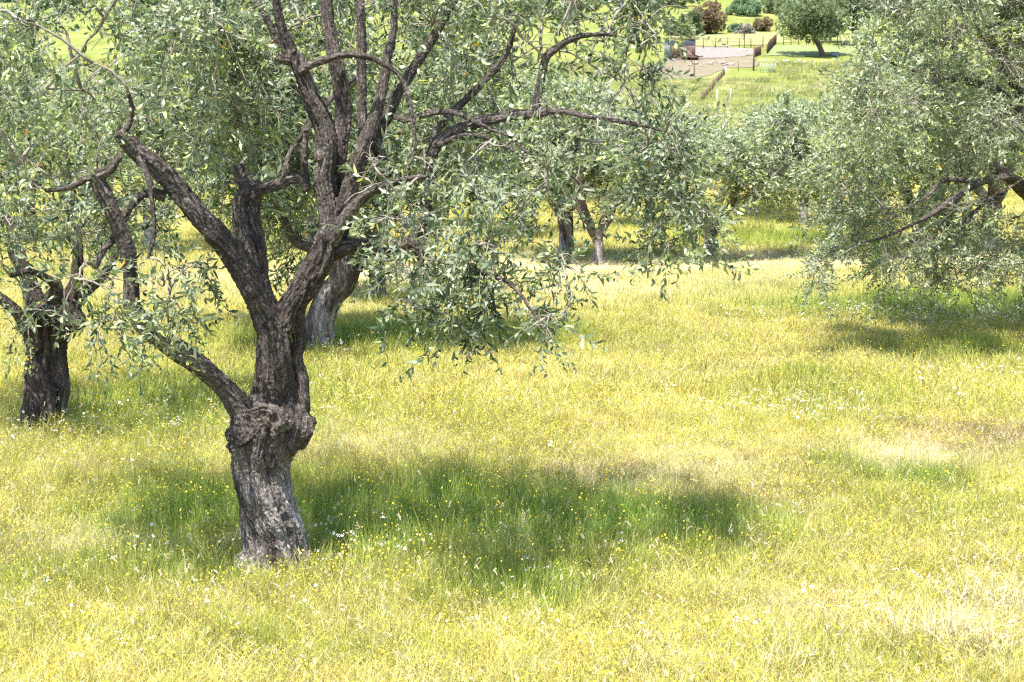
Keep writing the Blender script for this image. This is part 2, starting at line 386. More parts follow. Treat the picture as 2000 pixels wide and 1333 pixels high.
# ------------------------------------------------------------------ foliage templates
def leaf_strip(base, dirv, side, L, W, curl, full):
    nrm = np.cross(side, dirv)
    if full:
        pts = [base, base + dirv * L * .33 + side * W + nrm * curl * .3, base + dirv * L * .33 - side * W + nrm * curl * .3,
               base + dirv * L * .68 + side * W * .85 + nrm * curl * .2, base + dirv * L * .68 - side * W * .85 + nrm * curl * .2,
               base + dirv * L - nrm * curl * .8]
        return np.array(pts), np.array([(0, 2, 1), (1, 2, 4), (1, 4, 3), (3, 4, 5)])
    pts = [base, base + dirv * L * .5 + side * W, base + dirv * L * .5 - side * W, base + dirv * L - nrm * curl]
    return np.array(pts), np.array([(0, 2, 1), (1, 2, 3)])
def unit(v): return v / (np.linalg.norm(v) + 1e-9)
def spray_template(seed, full=True, L=.26, npair=8, ll=.060, lw=.0076):
    g = np.random.default_rng(seed)
    V = []; T = []; M = []; LID = []; n = 0; lid = 0
    k = 5; s = np.linspace(0, 1, k); bend = g.normal(0, .06, 2)
    stem = np.stack([bend[0] * s**2, bend[1] * s**2, L * s], 1)
    v, f, _ = tube(stem, np.linspace(.0022, .0009, k), 3)
    V.append(v); T.append(f); M.append(np.ones(len(f), int)); LID.append(np.zeros(len(v), int)); n += len(v)
    for i in range(npair):
        u = .12 + .88 * (i + g.random() * .4) / npair
        pos = np.array([np.interp(u, s, stem[:, j]) for j in range(3)])
        for q in (0, 1):
            if g.random() < .10: continue
            az = i * PI / 2 + q * PI + g.normal(0, .35); el = g.uniform(.55, 1.15) if u < .85 else g.uniform(.15, .8)
            d = np.array((math.cos(az) * math.sin(el), math.sin(az) * math.sin(el), math.cos(el)))
            side = unit(np.cross(d, (0, 0, 1)) + g.normal(0, .45, 3)); side = unit(side - d * (side @ d))
            l = ll * g.uniform(.5, 1.2) * (.75 if u > .9 else 1); lid += 1
            v, f = leaf_strip(pos, d, side, l, lw * g.uniform(.8, 1.2), g.normal(.007, .011), full)
            V.append(v); T.append(f + n); M.append(np.zeros(len(f), int)); LID.append(np.full(len(v), lid)); n += len(v)
    return np.concatenate(V), np.concatenate(T), np.concatenate(M), np.concatenate(LID), lid + 1
T_NEAR = [spray_template(100 + i) for i in range(10)]
T_MID = [spray_template(200 + i, False, .30, 8, .085, .012) for i in range(8)]

def place_sprays(mb, pos, dirs, scl, templ, rng, bias):
    pos = np.asarray(pos); dirs = np.asarray(dirs); dirs /= np.linalg.norm(dirs, axis=1)[:, None] + 1e-9
    which = rng.integers(0, len(templ), len(pos)); roll = rng.random(len(pos)) * 2 * PI
    for k, (V, T, M, LID, nl) in enumerate(templ):
        sel = np.where(which == k)[0]
        if not len(sel): continue
        d = dirs[sel]; a = np.cross(d, rng.normal(size=d.shape)); a /= np.linalg.norm(a, axis=1)[:, None]
        b = np.cross(d, a); sc = scl[sel][:, None, None]
        W = (V[None, :, 0, None] * a[:, None] + V[None, :, 1, None] * b[:, None] + V[None, :, 2, None] * d[:, None]) * sc + pos[sel][:, None]
        m = len(sel); idx = np.arange(m)[:, None, None] * len(V) + T[None]
        rn = np.clip(rng.beta(1.4, 1.7, (m, nl)) + bias[sel][:, None], 0, .985); rn = np.where(rng.random((m, nl)) < .004, 1.0, rn)[:, LID]
        mb.add(W.reshape(-1, 3), idx.reshape(-1, 3), np.tile(M, m), rn.reshape(-1))

def bez(a, b, c, n):
    t = np.linspace(0, 1, n)[:, None]
    return (1 - t)**2 * a + 2 * t * (1 - t) * b + t**2 * c

def grow(skel, clumps, seed, ncur=10, nspr=5, scl=1.0, templ=None, droop=.35, keep=None, main_r=.011, seg=7):
    """skel: (n,3) anchor points. clumps: rows x,y,z,r. Branches reach every clump, twigs fill it, leafy sprays line the twigs"""
    rng = np.random.default_rng(seed); templ = templ or T_NEAR; mb = MB()
    anc = [np.asarray(skel)]; clumps = np.asarray(clumps, float)
    dd = np.array([np.min(np.linalg.norm(skel - c[:3], axis=1)) for c in clumps]); order = np.argsort(dd)
    SP, SD, SB = [], [], []
    for ci in order:
        c = clumps[ci]; A = np.concatenate(anc)
        # prefer anchors below and towards the tree
        k = np.argmin(np.linalg.norm((A - c[:3]) * np.array((1, 1, .8)), axis=1)); a = A[k]
        L = np.linalg.norm(c[:3] - a); r = c[3]
        mid = (a + c[:3]) / 2 + rng.normal(0, .13, 3) * L + np.array((0, 0, .16 * L))
        path = bez(a, mid, c[:3], 9); path[1:-1] += rng.normal(0, .012, (7, 3)) * min(L, 1)
        mb.tube(path, np.linspace(main_r * min(1.6, .6 + L), main_r * .45, 9), 5, 1)
        anc.append(path[3:]); cb = rng.normal(0, .15)
        n = max(3, int(ncur * (r / .3) ** 2 * rng.uniform(.75, 1.25)))
        for q in range(n):
            s = path[rng.integers(4, 9)] if L > r * .5 else path[-1]
            v = rng.normal(size=3); v[2] *= .8; v = unit(v) * r * rng.uniform(.45, 1.15); e = c[:3] + v
            e = e - np.array((0, 0, droop * r * rng.random()))
            m_ = (s + e) / 2 + rng.normal(0, .08, 3) * r * 2 + np.array((0, 0, .22 * r))
            cv = bez(s, m_, e, seg); mb.tube(cv, np.linspace(.0042, .0018, seg) * scl ** .5, 3, 1)
            tg = np.gradient(cv, axis=0); k2 = max(1, int(round(nspr * rng.uniform(.7, 1.3))))
            u = np.sort(rng.uniform(.25, 1, k2)) * (seg - 1); u[-1] = seg - 1
            i0 = np.minimum(u.astype(int), seg - 2); fr = (u - i0)[:, None]
            p = cv[i0] * (1 - fr) + cv[i0 + 1] * fr
            tt = tg[np.minimum(i0 + 1, seg - 1)]; tt = tt / (np.linalg.norm(tt, axis=1)[:, None] + 1e-9)
            jit = rng.normal(0, .62, (k2, 3)); jit[-1] *= .3
            d = tt + jit + np.array((0, 0, 1.0)) * rng.normal(.08, .45, (k2, 1))
            SP.append(p); SD.append(d); SB.append(np.full(k2, cb + rng.normal(0, .06)))
    SP = np.concatenate(SP); SD = np.concatenate(SD); SB = np.concatenate(SB)
    ax = np.cross(SUN, (1, 0, 0)); ax = ax / np.linalg.norm(ax); ay = np.cross(SUN, ax)      # canopy openings cut along the sun direction to throw sun flecks
    gap = vnoise(np.stack([SP @ ax, SP @ ay, np.zeros(len(SP))], 1) * 2.4, seed) + .5 * vnoise(SP * 3.1, seed + 2)
    k = ~((gap > .30) & (rng.random(len(SP)) < .85)); SP, SD, SB = SP[k], SD[k], SB[k]
    if keep is not None:
        k = keep(SP, rng); SP, SD, SB = SP[k], SD[k], SB[k]
    place_sprays(mb, SP, SD, scl * rng.uniform(.75, 1.2, len(SP)), templ, rng, SB)
    return mb

# ------------------------------------------------------------------ woody skeleton -> one blended bark mesh
def woody(name, limbs, voxel, seed, balls=(), smooth=3, ridge=.006, lump=.10):
    """limbs: list of (n,4) control rows; blends them in one voxel skin with bark relief and a 'bark' coordinate"""
    mb = MB(); samples = []; segs = []
    for li, L in enumerate(limbs):
        c = crom(L, .025 if voxel < .02 else .06)
        rr = c[:, 3] * (1 + .06 * vnoise(np.stack([c[:, 0] * 5, c[:, 1] * 5, c[:, 2] * 5 + li], 1), seed))
        c[:, :3] += .22 * c[:, 3:4] * np.stack([vnoise(c[:, :3] * 4 + k * 7.1 + li, seed + k) for k in range(3)], 1)
        V, T, (t, a, b) = tube(c[:, :3], rr, 14); mb.add(V, T)
        s = np.concatenate([[0], np.cumsum(np.linalg.norm(np.diff(c[:, :3], axis=0), axis=1))])
        segs.append((c[:, :3], a, b, t, s + li * 3.7, c[:, 3]))
    for c, r in balls:
        u = np.linspace(0, PI, 9); ring = np.stack([np.zeros(9), np.zeros(9), -np.cos(u) * r], 1) + np.asarray(c)
        mb.tube(ring, np.maximum(np.sin(u) * r, 1e-3), 12)
    src = mb.mesh(name + '_src'); o = bpy.data.objects.new('tmp', src); COL.objects.link(o)
    md = o.modifiers.new('r', 'REMESH'); md.mode = 'VOXEL'; md.voxel_size = voxel
    sm = o.modifiers.new('s', 'SMOOTH'); sm.iterations = smooth; sm.factor = .5
    dg = bpy.context.evaluated_depsgraph_get(); me = bpy.data.meshes.new_from_object(o.evaluated_get(dg))
    bpy.data.objects.remove(o); bpy.data.meshes.remove(src); me.name = name
    n = len(me.vertices); co = np.empty(n * 3, np.float32); me.vertices.foreach_get('co', co); co = co.reshape(-1, 3).astype(float)
    nr = np.empty(n * 3, np.float32); me.vertices.foreach_get('normal', nr); nr = nr.reshape(-1, 3).astype(float)
    C = np.concatenate([s[0] for s in segs]); A = np.concatenate([s[1] for s in segs]); B = np.concatenate([s[2] for s in segs])
    Tn = np.concatenate([s[3] for s in segs]); Sx = np.concatenate([s[4] for s in segs]); Rr = np.concatenate([s[5] for s in segs])
    kd = kdtree.KDTree(len(C))
    for i, c in enumerate(C): kd.insert(c, i)
    kd.balance()
    # nearest by surface distance among a few candidates, so a thick limb owns its own skin
    idx = np.empty(n, int)
    for i in range(n):
        best = None
        for _, j, d in kd.find_n(co[i], 4):
            e = d - Rr[j]
            if best is None or e < best[0]: best = (e, j)
        idx[i] = best[1]
    o_ = co - C[idx]; al = (o_ * Tn[idx]).sum(1); ou = (o_ * A[idx]).sum(1); ov = (o_ * B[idx]).sum(1)
    s_ = Sx[idx] + al; th = np.arctan2(ov, ou) + s_ * .9; R = np.hypot(ou, ov); rad = Rr[idx]
    bc = np.stack([np.cos(th) * R, np.sin(th) * R, s_ * .20], 1)                       # fissures run along the limb
    big = fbm(co * 3.2, 3, seed) * lump * np.minimum(rad, .2)
    fl = (fbm(np.stack([np.cos(th) * 2.0, np.sin(th) * 2.0, s_ * .9], 1), 3, seed + 4) * 1.1 - .8 * (1 - np.abs(fbm(np.stack([np.cos(th) * 1.5, np.sin(th) * 1.5, s_ * .5], 1), 2, seed + 8)) * 3).clip(0, 1)) * lump * .9 * np.minimum(rad, .22)
    rd = (1 - np.abs(fbm(bc * np.array((38, 38, 38)), 4, seed + 9)) * 2.2) * ridge * np.clip(rad / .07, .35, 1.3)
    fine = fbm(co * 90, 2, seed + 3) * ridge * .45
    co = co + nr * (big + fl + rd + fine)[:, None]
    me.vertices.foreach_set('co', co.astype(np.float32).ravel())
    at = me.attributes.new('bark', 'FLOAT_VECTOR', 'POINT'); at.data.foreach_set('vector', np.ascontiguousarray(bc, np.float32).ravel())
    me.polygons.foreach_set('use_smooth', np.ones(len(me.polygons), bool)); me.update()
    return me, np.concatenate([s[0] for s in segs]), Rr

def px_limb(rows):
    """rows of photo x, photo y, distance, radius -> x,y,z,r"""
    return np.array([(*P(a, b, c), r) for a, b, c, r in rows])

def region(rng, x0, x1, y0, y1, n, d0, d1, r):
    """clumps spread through a block of space seen between those photo columns and rows"""
    o = []
    for i in range(n):
        d = rng.uniform(d0, d1); p = P(rng.uniform(x0, x1), rng.uniform(y0, y1), d)
        o.append((*p, r * rng.uniform(.8, 1.2)))
    return o

def make_tree(label, group, base, limbs, clumps, seed, bark, leaf, voxel=.009, balls=(), ncur=10, nspr=5, scl=1., templ=None,
              fine_r=.045, cat='tree', droop=.35, name='olive_tree', keep=None, **kw):
    root = empty(name, base); tag(root, label, cat, group)
    inv = -np.asarray(base, float)
    me, C, Rr = woody('trunk', limbs, voxel, seed, balls, **kw)
    me.transform(__import__('mathutils').Matrix.Translation(Vector(inv)))
    link('trunk', me, [bark], root)
    anc = C[Rr < fine_r]
    if len(anc) < 10: anc = C[np.argsort(Rr)[:len(Rr) // 3]]
    mb = grow(anc, clumps, seed + 1, ncur, nspr, scl, templ, droop, keep)
    cm = mb.mesh('crown'); cm.transform(__import__('mathutils').Matrix.Translation(Vector(inv)))
    link('crown', cm, [leaf, M_TWIG], root)
    return root

GRP = 'olive trees of the grove'
# ------------------------------------------------------------------ A: the big tree in front
D = 9.3
bx, by, bz = P(535, 1112, D); bz = float(gz(bx, by)); baseA = (bx, by, bz)
A = []
A.append([(537, 1150, D, .285), (536, 1108, D, .245), (532, 1060, D, .212), (524, 990, D, .198), (516, 920, D, .205), (518, 870, D, .222), (526, 835, D, .245),
          (532, 805, D, .225), (532, 770, D, .150), (531, 720, D - .05, .112), (531, 670, D - .05, .108), (530, 640, D - .02, .115), (528, 622, D, .10)])
A.append([(560, 850, D + .05, .14), (582, 800, D + .04, .085), (584, 745, D + .05, .060), (574, 700, D + .06, .056), (586, 665, D + .06, .050), (578, 625, D + .08, .055), (582, 600, D + .08, .05), (600, 560, D + .05, .05)])
A.append([(530, 640, D, .11), (508, 596, D - .03, .088), (470, 530, D - .08, .078), (432, 470, D - .12, .078), (392, 424, D - .16, .070), (350, 376, D - .2, .066),
          (310, 335, D - .25, .066), (268, 298, D - .3, .060), (243, 270, D - .33, .052), (232, 258, D - .34, .046)])
A.append([(545, 640, D, .11), (566, 602, D, .098), (600, 553, D, .092), (628, 508, D, .088), (641, 460, D, .072), (640, 400, D, .066), (634, 345, D, .064), (638, 295, D, .066),
          (628, 232, D, .062), (606, 180, D - .02, .058), (590, 140, D - .03, .055), (578, 112, D - .03, .046)])
A.append([(532, 625, D + .08, .09), (512, 575, D + .16, .080), (494, 505, D + .24, .082), (482, 440, D + .30, .088), (479, 400, D + .32, .080), (488, 376, D + .33, .068), (474, 350, D + .34, .050), (462, 325, D + .35, .044)])
A.append([(488, 380, D + .33, .05), (512, 368, D + .30, .036), (540, 362, D + .28, .034), (566, 350, D + .26, .033), (590, 352, D + .25, .034), (602, 372, D + .24, .030)])
A.append([(596, 356, D + .25, .03), (594, 310, D + .25, .022), (598, 262, D + .25, .016)])
A.append([(556, 350, D + .27, .028), (562, 310, D + .3, .022), (585, 272, D + .33, .02), (612, 236, D + .36, .019), (650, 190, D + .4, .017), (695, 150, D + .45, .013)])
A.append([(652, 470, D + .02, .06), (660, 420, D + .08, .046), (661, 360, D + .14, .046), (665, 300, D + .18, .048), (673, 225, D + .22, .050), (664, 165, D + .26, .046), (653, 105, D + .3, .042), (640, 45, D + .34, .038), (632, -40, D + .4, .032), (620, -180, D + .5, .02)])
A.append([(640, 480, D, .075), (662, 440, D + .02, .060), (680, 375, D - .02, .054), (700, 315, D - .04, .052), (714, 275, D - .06, .050), (732, 225, D - .06, .036), (745, 170, D - .04, .034), (755, 110, D, .030), (768, 60, D + .03, .022), (771, -20, D + .05, .02), (790, -160, D + .1, .014)])
A.append([(712, 285, D + .02, .035), (708, 215, D + .06, .029), (707, 130, D + .08, .028), (704, 30, D + .1, .027), (700, -60, D + .15, .022), (680, -200, D + .2, .014)])
A.append([(742, 312, D + .1, .03), (736, 275, D + .1, .034), (760, 222, D + .12, .036), (785, 172, D + .15, .035), (812, 128, D + .2, .032), (850, 70, D + .25, .030), (885, 0, D + .3, .026), (920, -80, D + .35, .018)])
A.append([(728, 262, D + .1, .03), (742, 290, D + .05, .032), (752, 318, D, .016)])
A.append([(578, 112, D - .03, .04), (568, 92, D - .03, .034), (552, 60, D - .05, .030), (542, 20, D - .05, .029), (538, -30, D - .05, .026), (530, -160, D, .016)])
A.append([(572, 118, D - .04, .036), (548, 115, D - .06, .026), (538, 112, D - .07, .018)])
A.append([(556, 112, D - .05, .028), (536, 70, D - .08, .022), (515, 28, D - .1, .020), (485, -8, D - .12, .018), (450, -90, D - .2, .012)])
A.append([(592, 132, D - .06, .03), (625, 120, D - .1, .024), (665, 108, D - .15, .021), (705, 108, D - .18, .019), (745, 122, D - .2, .017), (780, 148, D - .22, .015), (798, 190, D - .24, .014), (806, 240, D - .26, .013), (811, 290, D - .28, .011), (796, 330, D - .3, .008)])
A.append([(650, 490, D + .02, .07), (690, 480, D + .0, .048), (745, 482, D + .05, .046), (800, 474, D + .1, .046), (830, 420, D + .1, .040), (838, 350, D + .08, .036), (850, 285, D + .05, .034), (895, 255, D, .033), (950, 236, D - .05, .031), (1005, 224, D - .08, .029), (1045, 224, D - .1, .026),
          (1085, 216, D - .12, .018), (1140, 226, D - .15, .015), (1200, 236, D - .18, .013), (1255, 246, D - .2, .011), (1300, 258, D - .22, .008)])
A.append([(1045, 226, D - .1, .022), (1054, 170, D - .1, .023), (1066, 115, D - .1, .023), (1090, 92, D - .1, .021), (1130, 72, D - .12, .017), (1190, 68, D - .15, .012), (1250, 90, D - .2, .009)])
A.append([(850, 290, D + .1, .03), (848, 262, D + .12, .03), (868, 236, D + .14, .026), (900, 205, D + .2, .024), (940, 165, D + .25, .022), (985, 110, D + .3, .018), (1010, 40, D + .3, .014)])
A.append([(730, 262, D + .05, .03), (762, 228, D + .02, .019), (792, 234, D, .019), (841, 220, D - .03, .018), (885, 220, D - .05, .016), (920, 234, D - .08, .014), (958, 254, D - .1, .011), (1000, 270, D - .12, .009), (1030, 300, D - .15, .008)])
A.append([(856, 285, D, .018), (890, 268, D - .05, .014), (930, 265, D - .1, .012), (975, 280, D - .12, .011), (1010, 300, D - .15, .010), (1040, 320, D - .15, .008)])
A.append([(648, 470, D - .03, .05), (672, 430, D - .08, .040), (700, 395, D - .12, .034), (730, 372, D - .2, .026), (790, 350, D - .35, .018), (840, 345, D - .5, .012)])
A.append([(322, 382, D - .22, .04), (292, 376, D - .26, .026), (264, 390, D - .3, .025), (242, 424, D - .34, .026), (226, 460, D - .38, .024), (200, 490, D - .42, .020), (186, 525, D - .45, .014)])
A.append([(272, 308, D - .34, .028), (288, 345, D - .4, .018), (297, 400, D - .42, .016), (301, 450, D - .44, .014), (291, 505, D - .45, .009)])
A.append([(240, 270, D - .33, .03), (250, 250, D - .34, .02), (259, 215, D - .36, .014), (250, 178, D - .4, .009)])
A.append([(500, 850, D, .13), (478, 808, D - .04, .088), (446, 764, D - .1, .072), (404, 728, D - .16, .066), (356, 692, D - .24, .064), (310, 662, D - .30, .060), (276, 630, D - .36, .058), (256, 600, D - .40, .050), (254, 545, D - .42, .046), (244, 480, D - .44, .046),
          (220, 418, D - .46, .046), (200, 372, D - .48, .046), (190, 345, D - .48, .04), (214, 332, D - .5, .028), (236, 305, D - .5, .02)])
A.append([(192, 348, D - .48, .035), (165, 352, D - .5, .022), (132, 368, D - .52, .015), (90, 372, D - .5, .01)])
A.append([(800, 470, D, .03), (835, 500, D - .2, .016), (861, 556, D - .5, .011), (926, 535, D - .7, .011), (974, 543, D - .8, .011), (1010, 569, D - .85, .010), (1039, 608, D - .9, .009), (1066, 650, D - .95, .006)])
A.append([(830, 500, D - .2, .012), (800, 560, D - .45, .008), (790, 610, D - .6, .006)])
Al = [px_limb(r) for r in A]
def ball(px, py, d, r): return (P(px, py, d), r)
ballsA = [ball(474, 822, D - .12, .055), ball(500, 812, D - .18, .042), ball(520, 822, D - .2, .045), ball(535, 838, D - .2, .042), ball(548, 828, D - .18, .035), ball(528, 852, D - .19, .028),
          ball(588, 838, D - .04, .098), ball(474, 850, D - .1, .06), ball(510, 845, D - .2, .045), ball(545, 850, D - .21, .035), ball(525, 832, D - .23, .035), ball(590, 862, D - .04, .06), ball(455, 850, D - .05, .04), ball(566, 826, D - .16, .035), ball(512, 838, D - .19, .03), ball(452, 880, D - .02, .03), ball(606, 826, D + .02, .05),
          ball(602, 150, D, .0001 + .03), ball(485, 1105, D - .12, .09), ball(588, 1100, D - .05, .09), ball(540, 1118, D - .16, .08)]
def to_px(p):
    c, s = math.cos(PITCH), math.sin(PITCH); x, y, z = p[:, 0], p[:, 1], p[:, 2] - CAMZ
    f = y * c - z * s; u = y * s + z * c
    return 1000 + FPX * x / f, 666.5 - FPX * u / f
LIMB_PX = []
for L_ in A[:24]:
    c_ = crom(px_limb(L_), .05); u_, v_ = to_px(c_[:, :3]); LIMB_PX.append(np.stack([u_, v_, c_[:, 1], c_[:, 3] * FPX / c_[:, 1]], 1))
LIMB_PX = np.concatenate(LIMB_PX)
def keepA(p, rng):
    """pruning: the limbs stay bare on the open side of the tree, shoots start clear of the bark"""
    u, v = to_px(p); k = np.ones(len(p), bool); r = rng.random(len(p))
    dd = np.hypot(u[:, None] - LIMB_PX[None, :, 0], v[:, None] - LIMB_PX[None, :, 1]) - LIMB_PX[None, :, 3]
    near = ((dd < 38) & (p[:, 1, None] < LIMB_PX[None, :, 2] + .12)).any(1)
    k &= ~(near & (r > .16))
    op = (p[:, 1] < 9.7) & (((u > 430) & (u < 690) & (v > 90) & (v < 700)) | ((u > 680) & (u < 840) & (v > 90) & (v < 345)))
    k &= ~(op & (r > .06))
    for oz, ox in ((.30, -.08), (.62, -.02), (.15, .06)):  # openings cut along the sun line so sun patches reach the trunk
        o_ = p - (np.array(baseA) + (ox, -.2, oz)); sd = np.array(SUN); perp = np.linalg.norm(o_ - (o_ @ sd)[:, None] * sd, axis=1)
        k &= ~((perp < .15) & (r > .05))
    k &= ~((u > 1310) & (v < 215) & (r > .04))
    return k
def make_keep(limbs, thr, frac):
    Q = []
    for L_ in limbs:
        c_ = crom(px_limb(L_), .08); u_, v_ = to_px(c_[:, :3]); Q.append(np.stack([u_, v_, c_[:, 1], c_[:, 3] * FPX / c_[:, 1]], 1))
    Q = np.concatenate(Q)
    def k(p, rng):
        u, v = to_px(p); dd = np.hypot(u[:, None] - Q[None, :, 0], v[:, None] - Q[None, :, 1]) - Q[None, :, 3]
        near = ((dd < thr) & (p[:, 1, None] < Q[None, :, 2] + .12)).any(1)
        return ~(near & (rng.random(len(p)) > frac))
    return k
g = np.random.default_rng(11)
cA = []
for a in ((-60, 420, -80, 260, 22, 8.6, 10.6, .31), (380, 620, -90, 120, 12, 9.6, 10.8, .32), (620, 900, -90, 90, 10, 9.2, 10.6, .30), (850, 1310, -70, 210, 27, 8.9, 10.3, .27),
          (900, 1340, 210, 390, 19, 8.9, 10.0, .21), (1255, 1385, 230, 490, 13, 8.9, 9.5, .17), (1340, 1395, 420, 505, 3, 8.9, 9.2, .13), (780, 1080, 330, 470, 10, 8.6, 9.3, .19),
          (800, 1110, 470, 600, 12, 8.2, 8.9, .17), (820, 900, 600, 650, 2, 8.3, 8.7, .13), (960, 1090, 590, 645, 3, 8.2, 8.7, .14), (150, 330, 510, 650, 11, 8.5, 9.0, .19), (360, 410, 490, 530, 2, 9.1, 9.3, .10),
          (700, 870, 300, 440, 8, 8.6, 9.2, .20), (20, 300, 250, 480, 10, 8.8, 9.9, .24), (300, 520, 60, 300, 10, 9.4, 10.4, .26), (0, 1250, -380, -60, 5, 8.7, 10.4, .36),
          (880, 1300, -60, 70, 9, 9.1, 10.2, .27), (730, 820, 420, 540, 7, 8.6, 9.0, .16), (1080, 1140, 560, 620, 1, 8.4, 8.6, .10), (370, 900, 120, 300, 7, 9.9, 10.6, .24)):
    cA += region(g, *a)
g2 = np.random.default_rng(5)
for L_ in Al[2:25]:
    c_ = crom(L_, .05)
    for i in range(int(len(c_) / 9)):
        k_ = g2.integers(2, len(c_) - 2)
        if c_[k_, 3] > .028: ballsA.append((c_[k_, :3] + unit(g2.normal(size=3)) * c_[k_, 3] * .75, c_[k_, 3] * g2.uniform(.45, .7)))
treeA = make_tree('largest gnarled olive in front with a knobbly trunk collar and a low left limb', GRP, baseA, Al, cA, 1, M_BARK, M_LEAF, 
          .007, ballsA,
          ncur=7, nspr=4, scl=1.15, smooth=3, ridge=.013, lump=.22, keep=keepA)

bl = [(ball(*b)) for b in ((500, 806, D - .20, .040), (515, 798, D - .215, .036), (531, 806, D - .23, .040), (524, 822, D - .235, .036), (540, 835, D - .235, .038), (553, 822, D - .215, .034), (535, 850, D - .22, .028), (566, 828, D - .19, .026), (484, 815, D - .17, .036))]
me_, _, _ = woody('burl', [np.array([(*(bl[8][0] + (0, .03, 0)), .035), (*(bl[0][0] + (0, .03, 0)), .042), (*(bl[2][0] + (0, .03, 0)), .046), (*(bl[4][0] + (0, .03, 0)), .044), (*(bl[7][0] + (0, .03, 0)), .036)])], .006, 9, bl, 5, ridge=.010, lump=.7)
me_.transform(__import__('mathutils').Matrix.Translation(-Vector(baseA)))
tag(link('burl', me_, [M_BURL], treeA), 'pale knobbly burl on the front of the trunk collar')
# ------------------------------------------------------------------ B: left tree
D = 13.5
bx, by, _ = P(92, 838, D); baseB = (bx, by, float(gz(bx, by)))
B = [[(92, 870, D, .25), (92, 832, D, .215), (95, 780, D, .195), (96, 740, D, .200), (88, 700, D, .175), (92, 660, D, .175), (96, 620, D, .225), (96, 595, D, .20)],
     [(110, 640, D - .05, .14), (130, 618, D - .05, .12), (140, 590, D - .02, .09), (150, 540, D, .06), (152, 480, D, .055), (146, 400, D, .05), (128, 330, D, .04), (120, 250, D, .03)],
     [(80, 680, D, .12), (55, 640, D - .05, .075), (25, 600, D - .1, .065), (-20, 565, D - .15, .055), (-70, 520, D - .2, .04)],
     [(80, 610, D + .1, .12), (60, 560, D + .12, .07), (35, 500, D + .15, .065), (15, 440, D + .18, .06), (-10, 380, D + .2, .05), (-20, 250, D + .2, .04)],
     [(100, 605, D, .1), (110, 560, D - .1, .05), (60, 530, D - .3, .035), (20, 540, D - .5, .025)],
     [(140, 590, D + .1, .06), (200, 540, D + .2, .04), (240, 470, D + .3, .035), (300, 430, D + .4, .03), (330, 400, D + .5, .02)]]
cB = []
for a in ((-220, 330, 60, 420, 20, 12.6, 15.2, .42), (-180, 300, 330, 560, 15, 12.4, 14.6, .32), (-100, 180, 560, 660, 4, 12.6, 13.2, .15), (-200, 400, -100, 60, 6, 12.8, 15, .45)):
    cB += region(g, *a)
make_tree('dark fluted olive trunk standing at the left edge under drooping branches', GRP, baseB, [px_limb(r) for r in B], cB, 2, M_BARK3, M_LEAF, .013,
          [(P(140, 625, D - .05), .11), (P(50, 640, D - .08), .07), (P(80, 770, D - .15), .06), (P(118, 760, D - .12), .07)], ncur=6, nspr=4, scl=1.3, lump=.35, ridge=.012, keep=make_keep(B[:3], 18, .5))

# ------------------------------------------------------------------ C: tree behind, leaning trunk
D = 18.0
bx, by, _ = P(622, 690, D); baseC = (bx, by, float(gz(bx, by)))
C_ = [[(622, 720, D, .27), (622, 688, D, .215), (622, 640, D, .19), (640, 590, D, .175), (668, 545, D, .18), (684, 510, D, .19), (692, 490, D, .15)],
      [(680, 520, D, .15), (730, 500, D, .10), (780, 490, D - .1, .10), (820, 478, D - .1, .085), (830, 430, D - .1, .07), (860, 360, D - .1, .06), (900, 280, D - .1, .05), (960, 180, D, .045), (1010, 90, D, .03)],
      [(680, 500, D, .12), (670, 440, D + .1, .08), (690, 350, D + .2, .07), (720, 250, D + .2, .06), (760, 120, D + .3, .045), (780, -20, D + .3, .03)],
      [(670, 510, D, .1), (620, 490, D + .1, .07), (575, 470, D + .2, .06), (540, 400, D + .2, .05), (500, 300, D + .3, .045), (450, 170, D + .3, .04), (420, 50, D + .3, .035)],
      [(810, 480, D - .1, .05), (825, 520, D - .2, .03), (845, 560, D - .2, .018)]]
cC = []
for a in ((330, 1000, 40, 330, 28, 16.4, 20, .55), (430, 920, 320, 420, 7, 16.8, 19.2, .40), (540, 660, 430, 520, 3, 17, 19, .24), (740, 860, 430, 520, 4, 17, 18.5, .26), (350, 950, -120, 40, 7, 16.6, 19.6, .6)):
    cC += region(g, *a)
make_tree('leaning olive with a smooth curved trunk just behind the big one', GRP, baseC, [px_limb(r) for r in C_], cC, 3, M_BARK2, M_LEAF, .018, ncur=7, nspr=4, scl=1.5, ridge=.008, templ=T_MID)

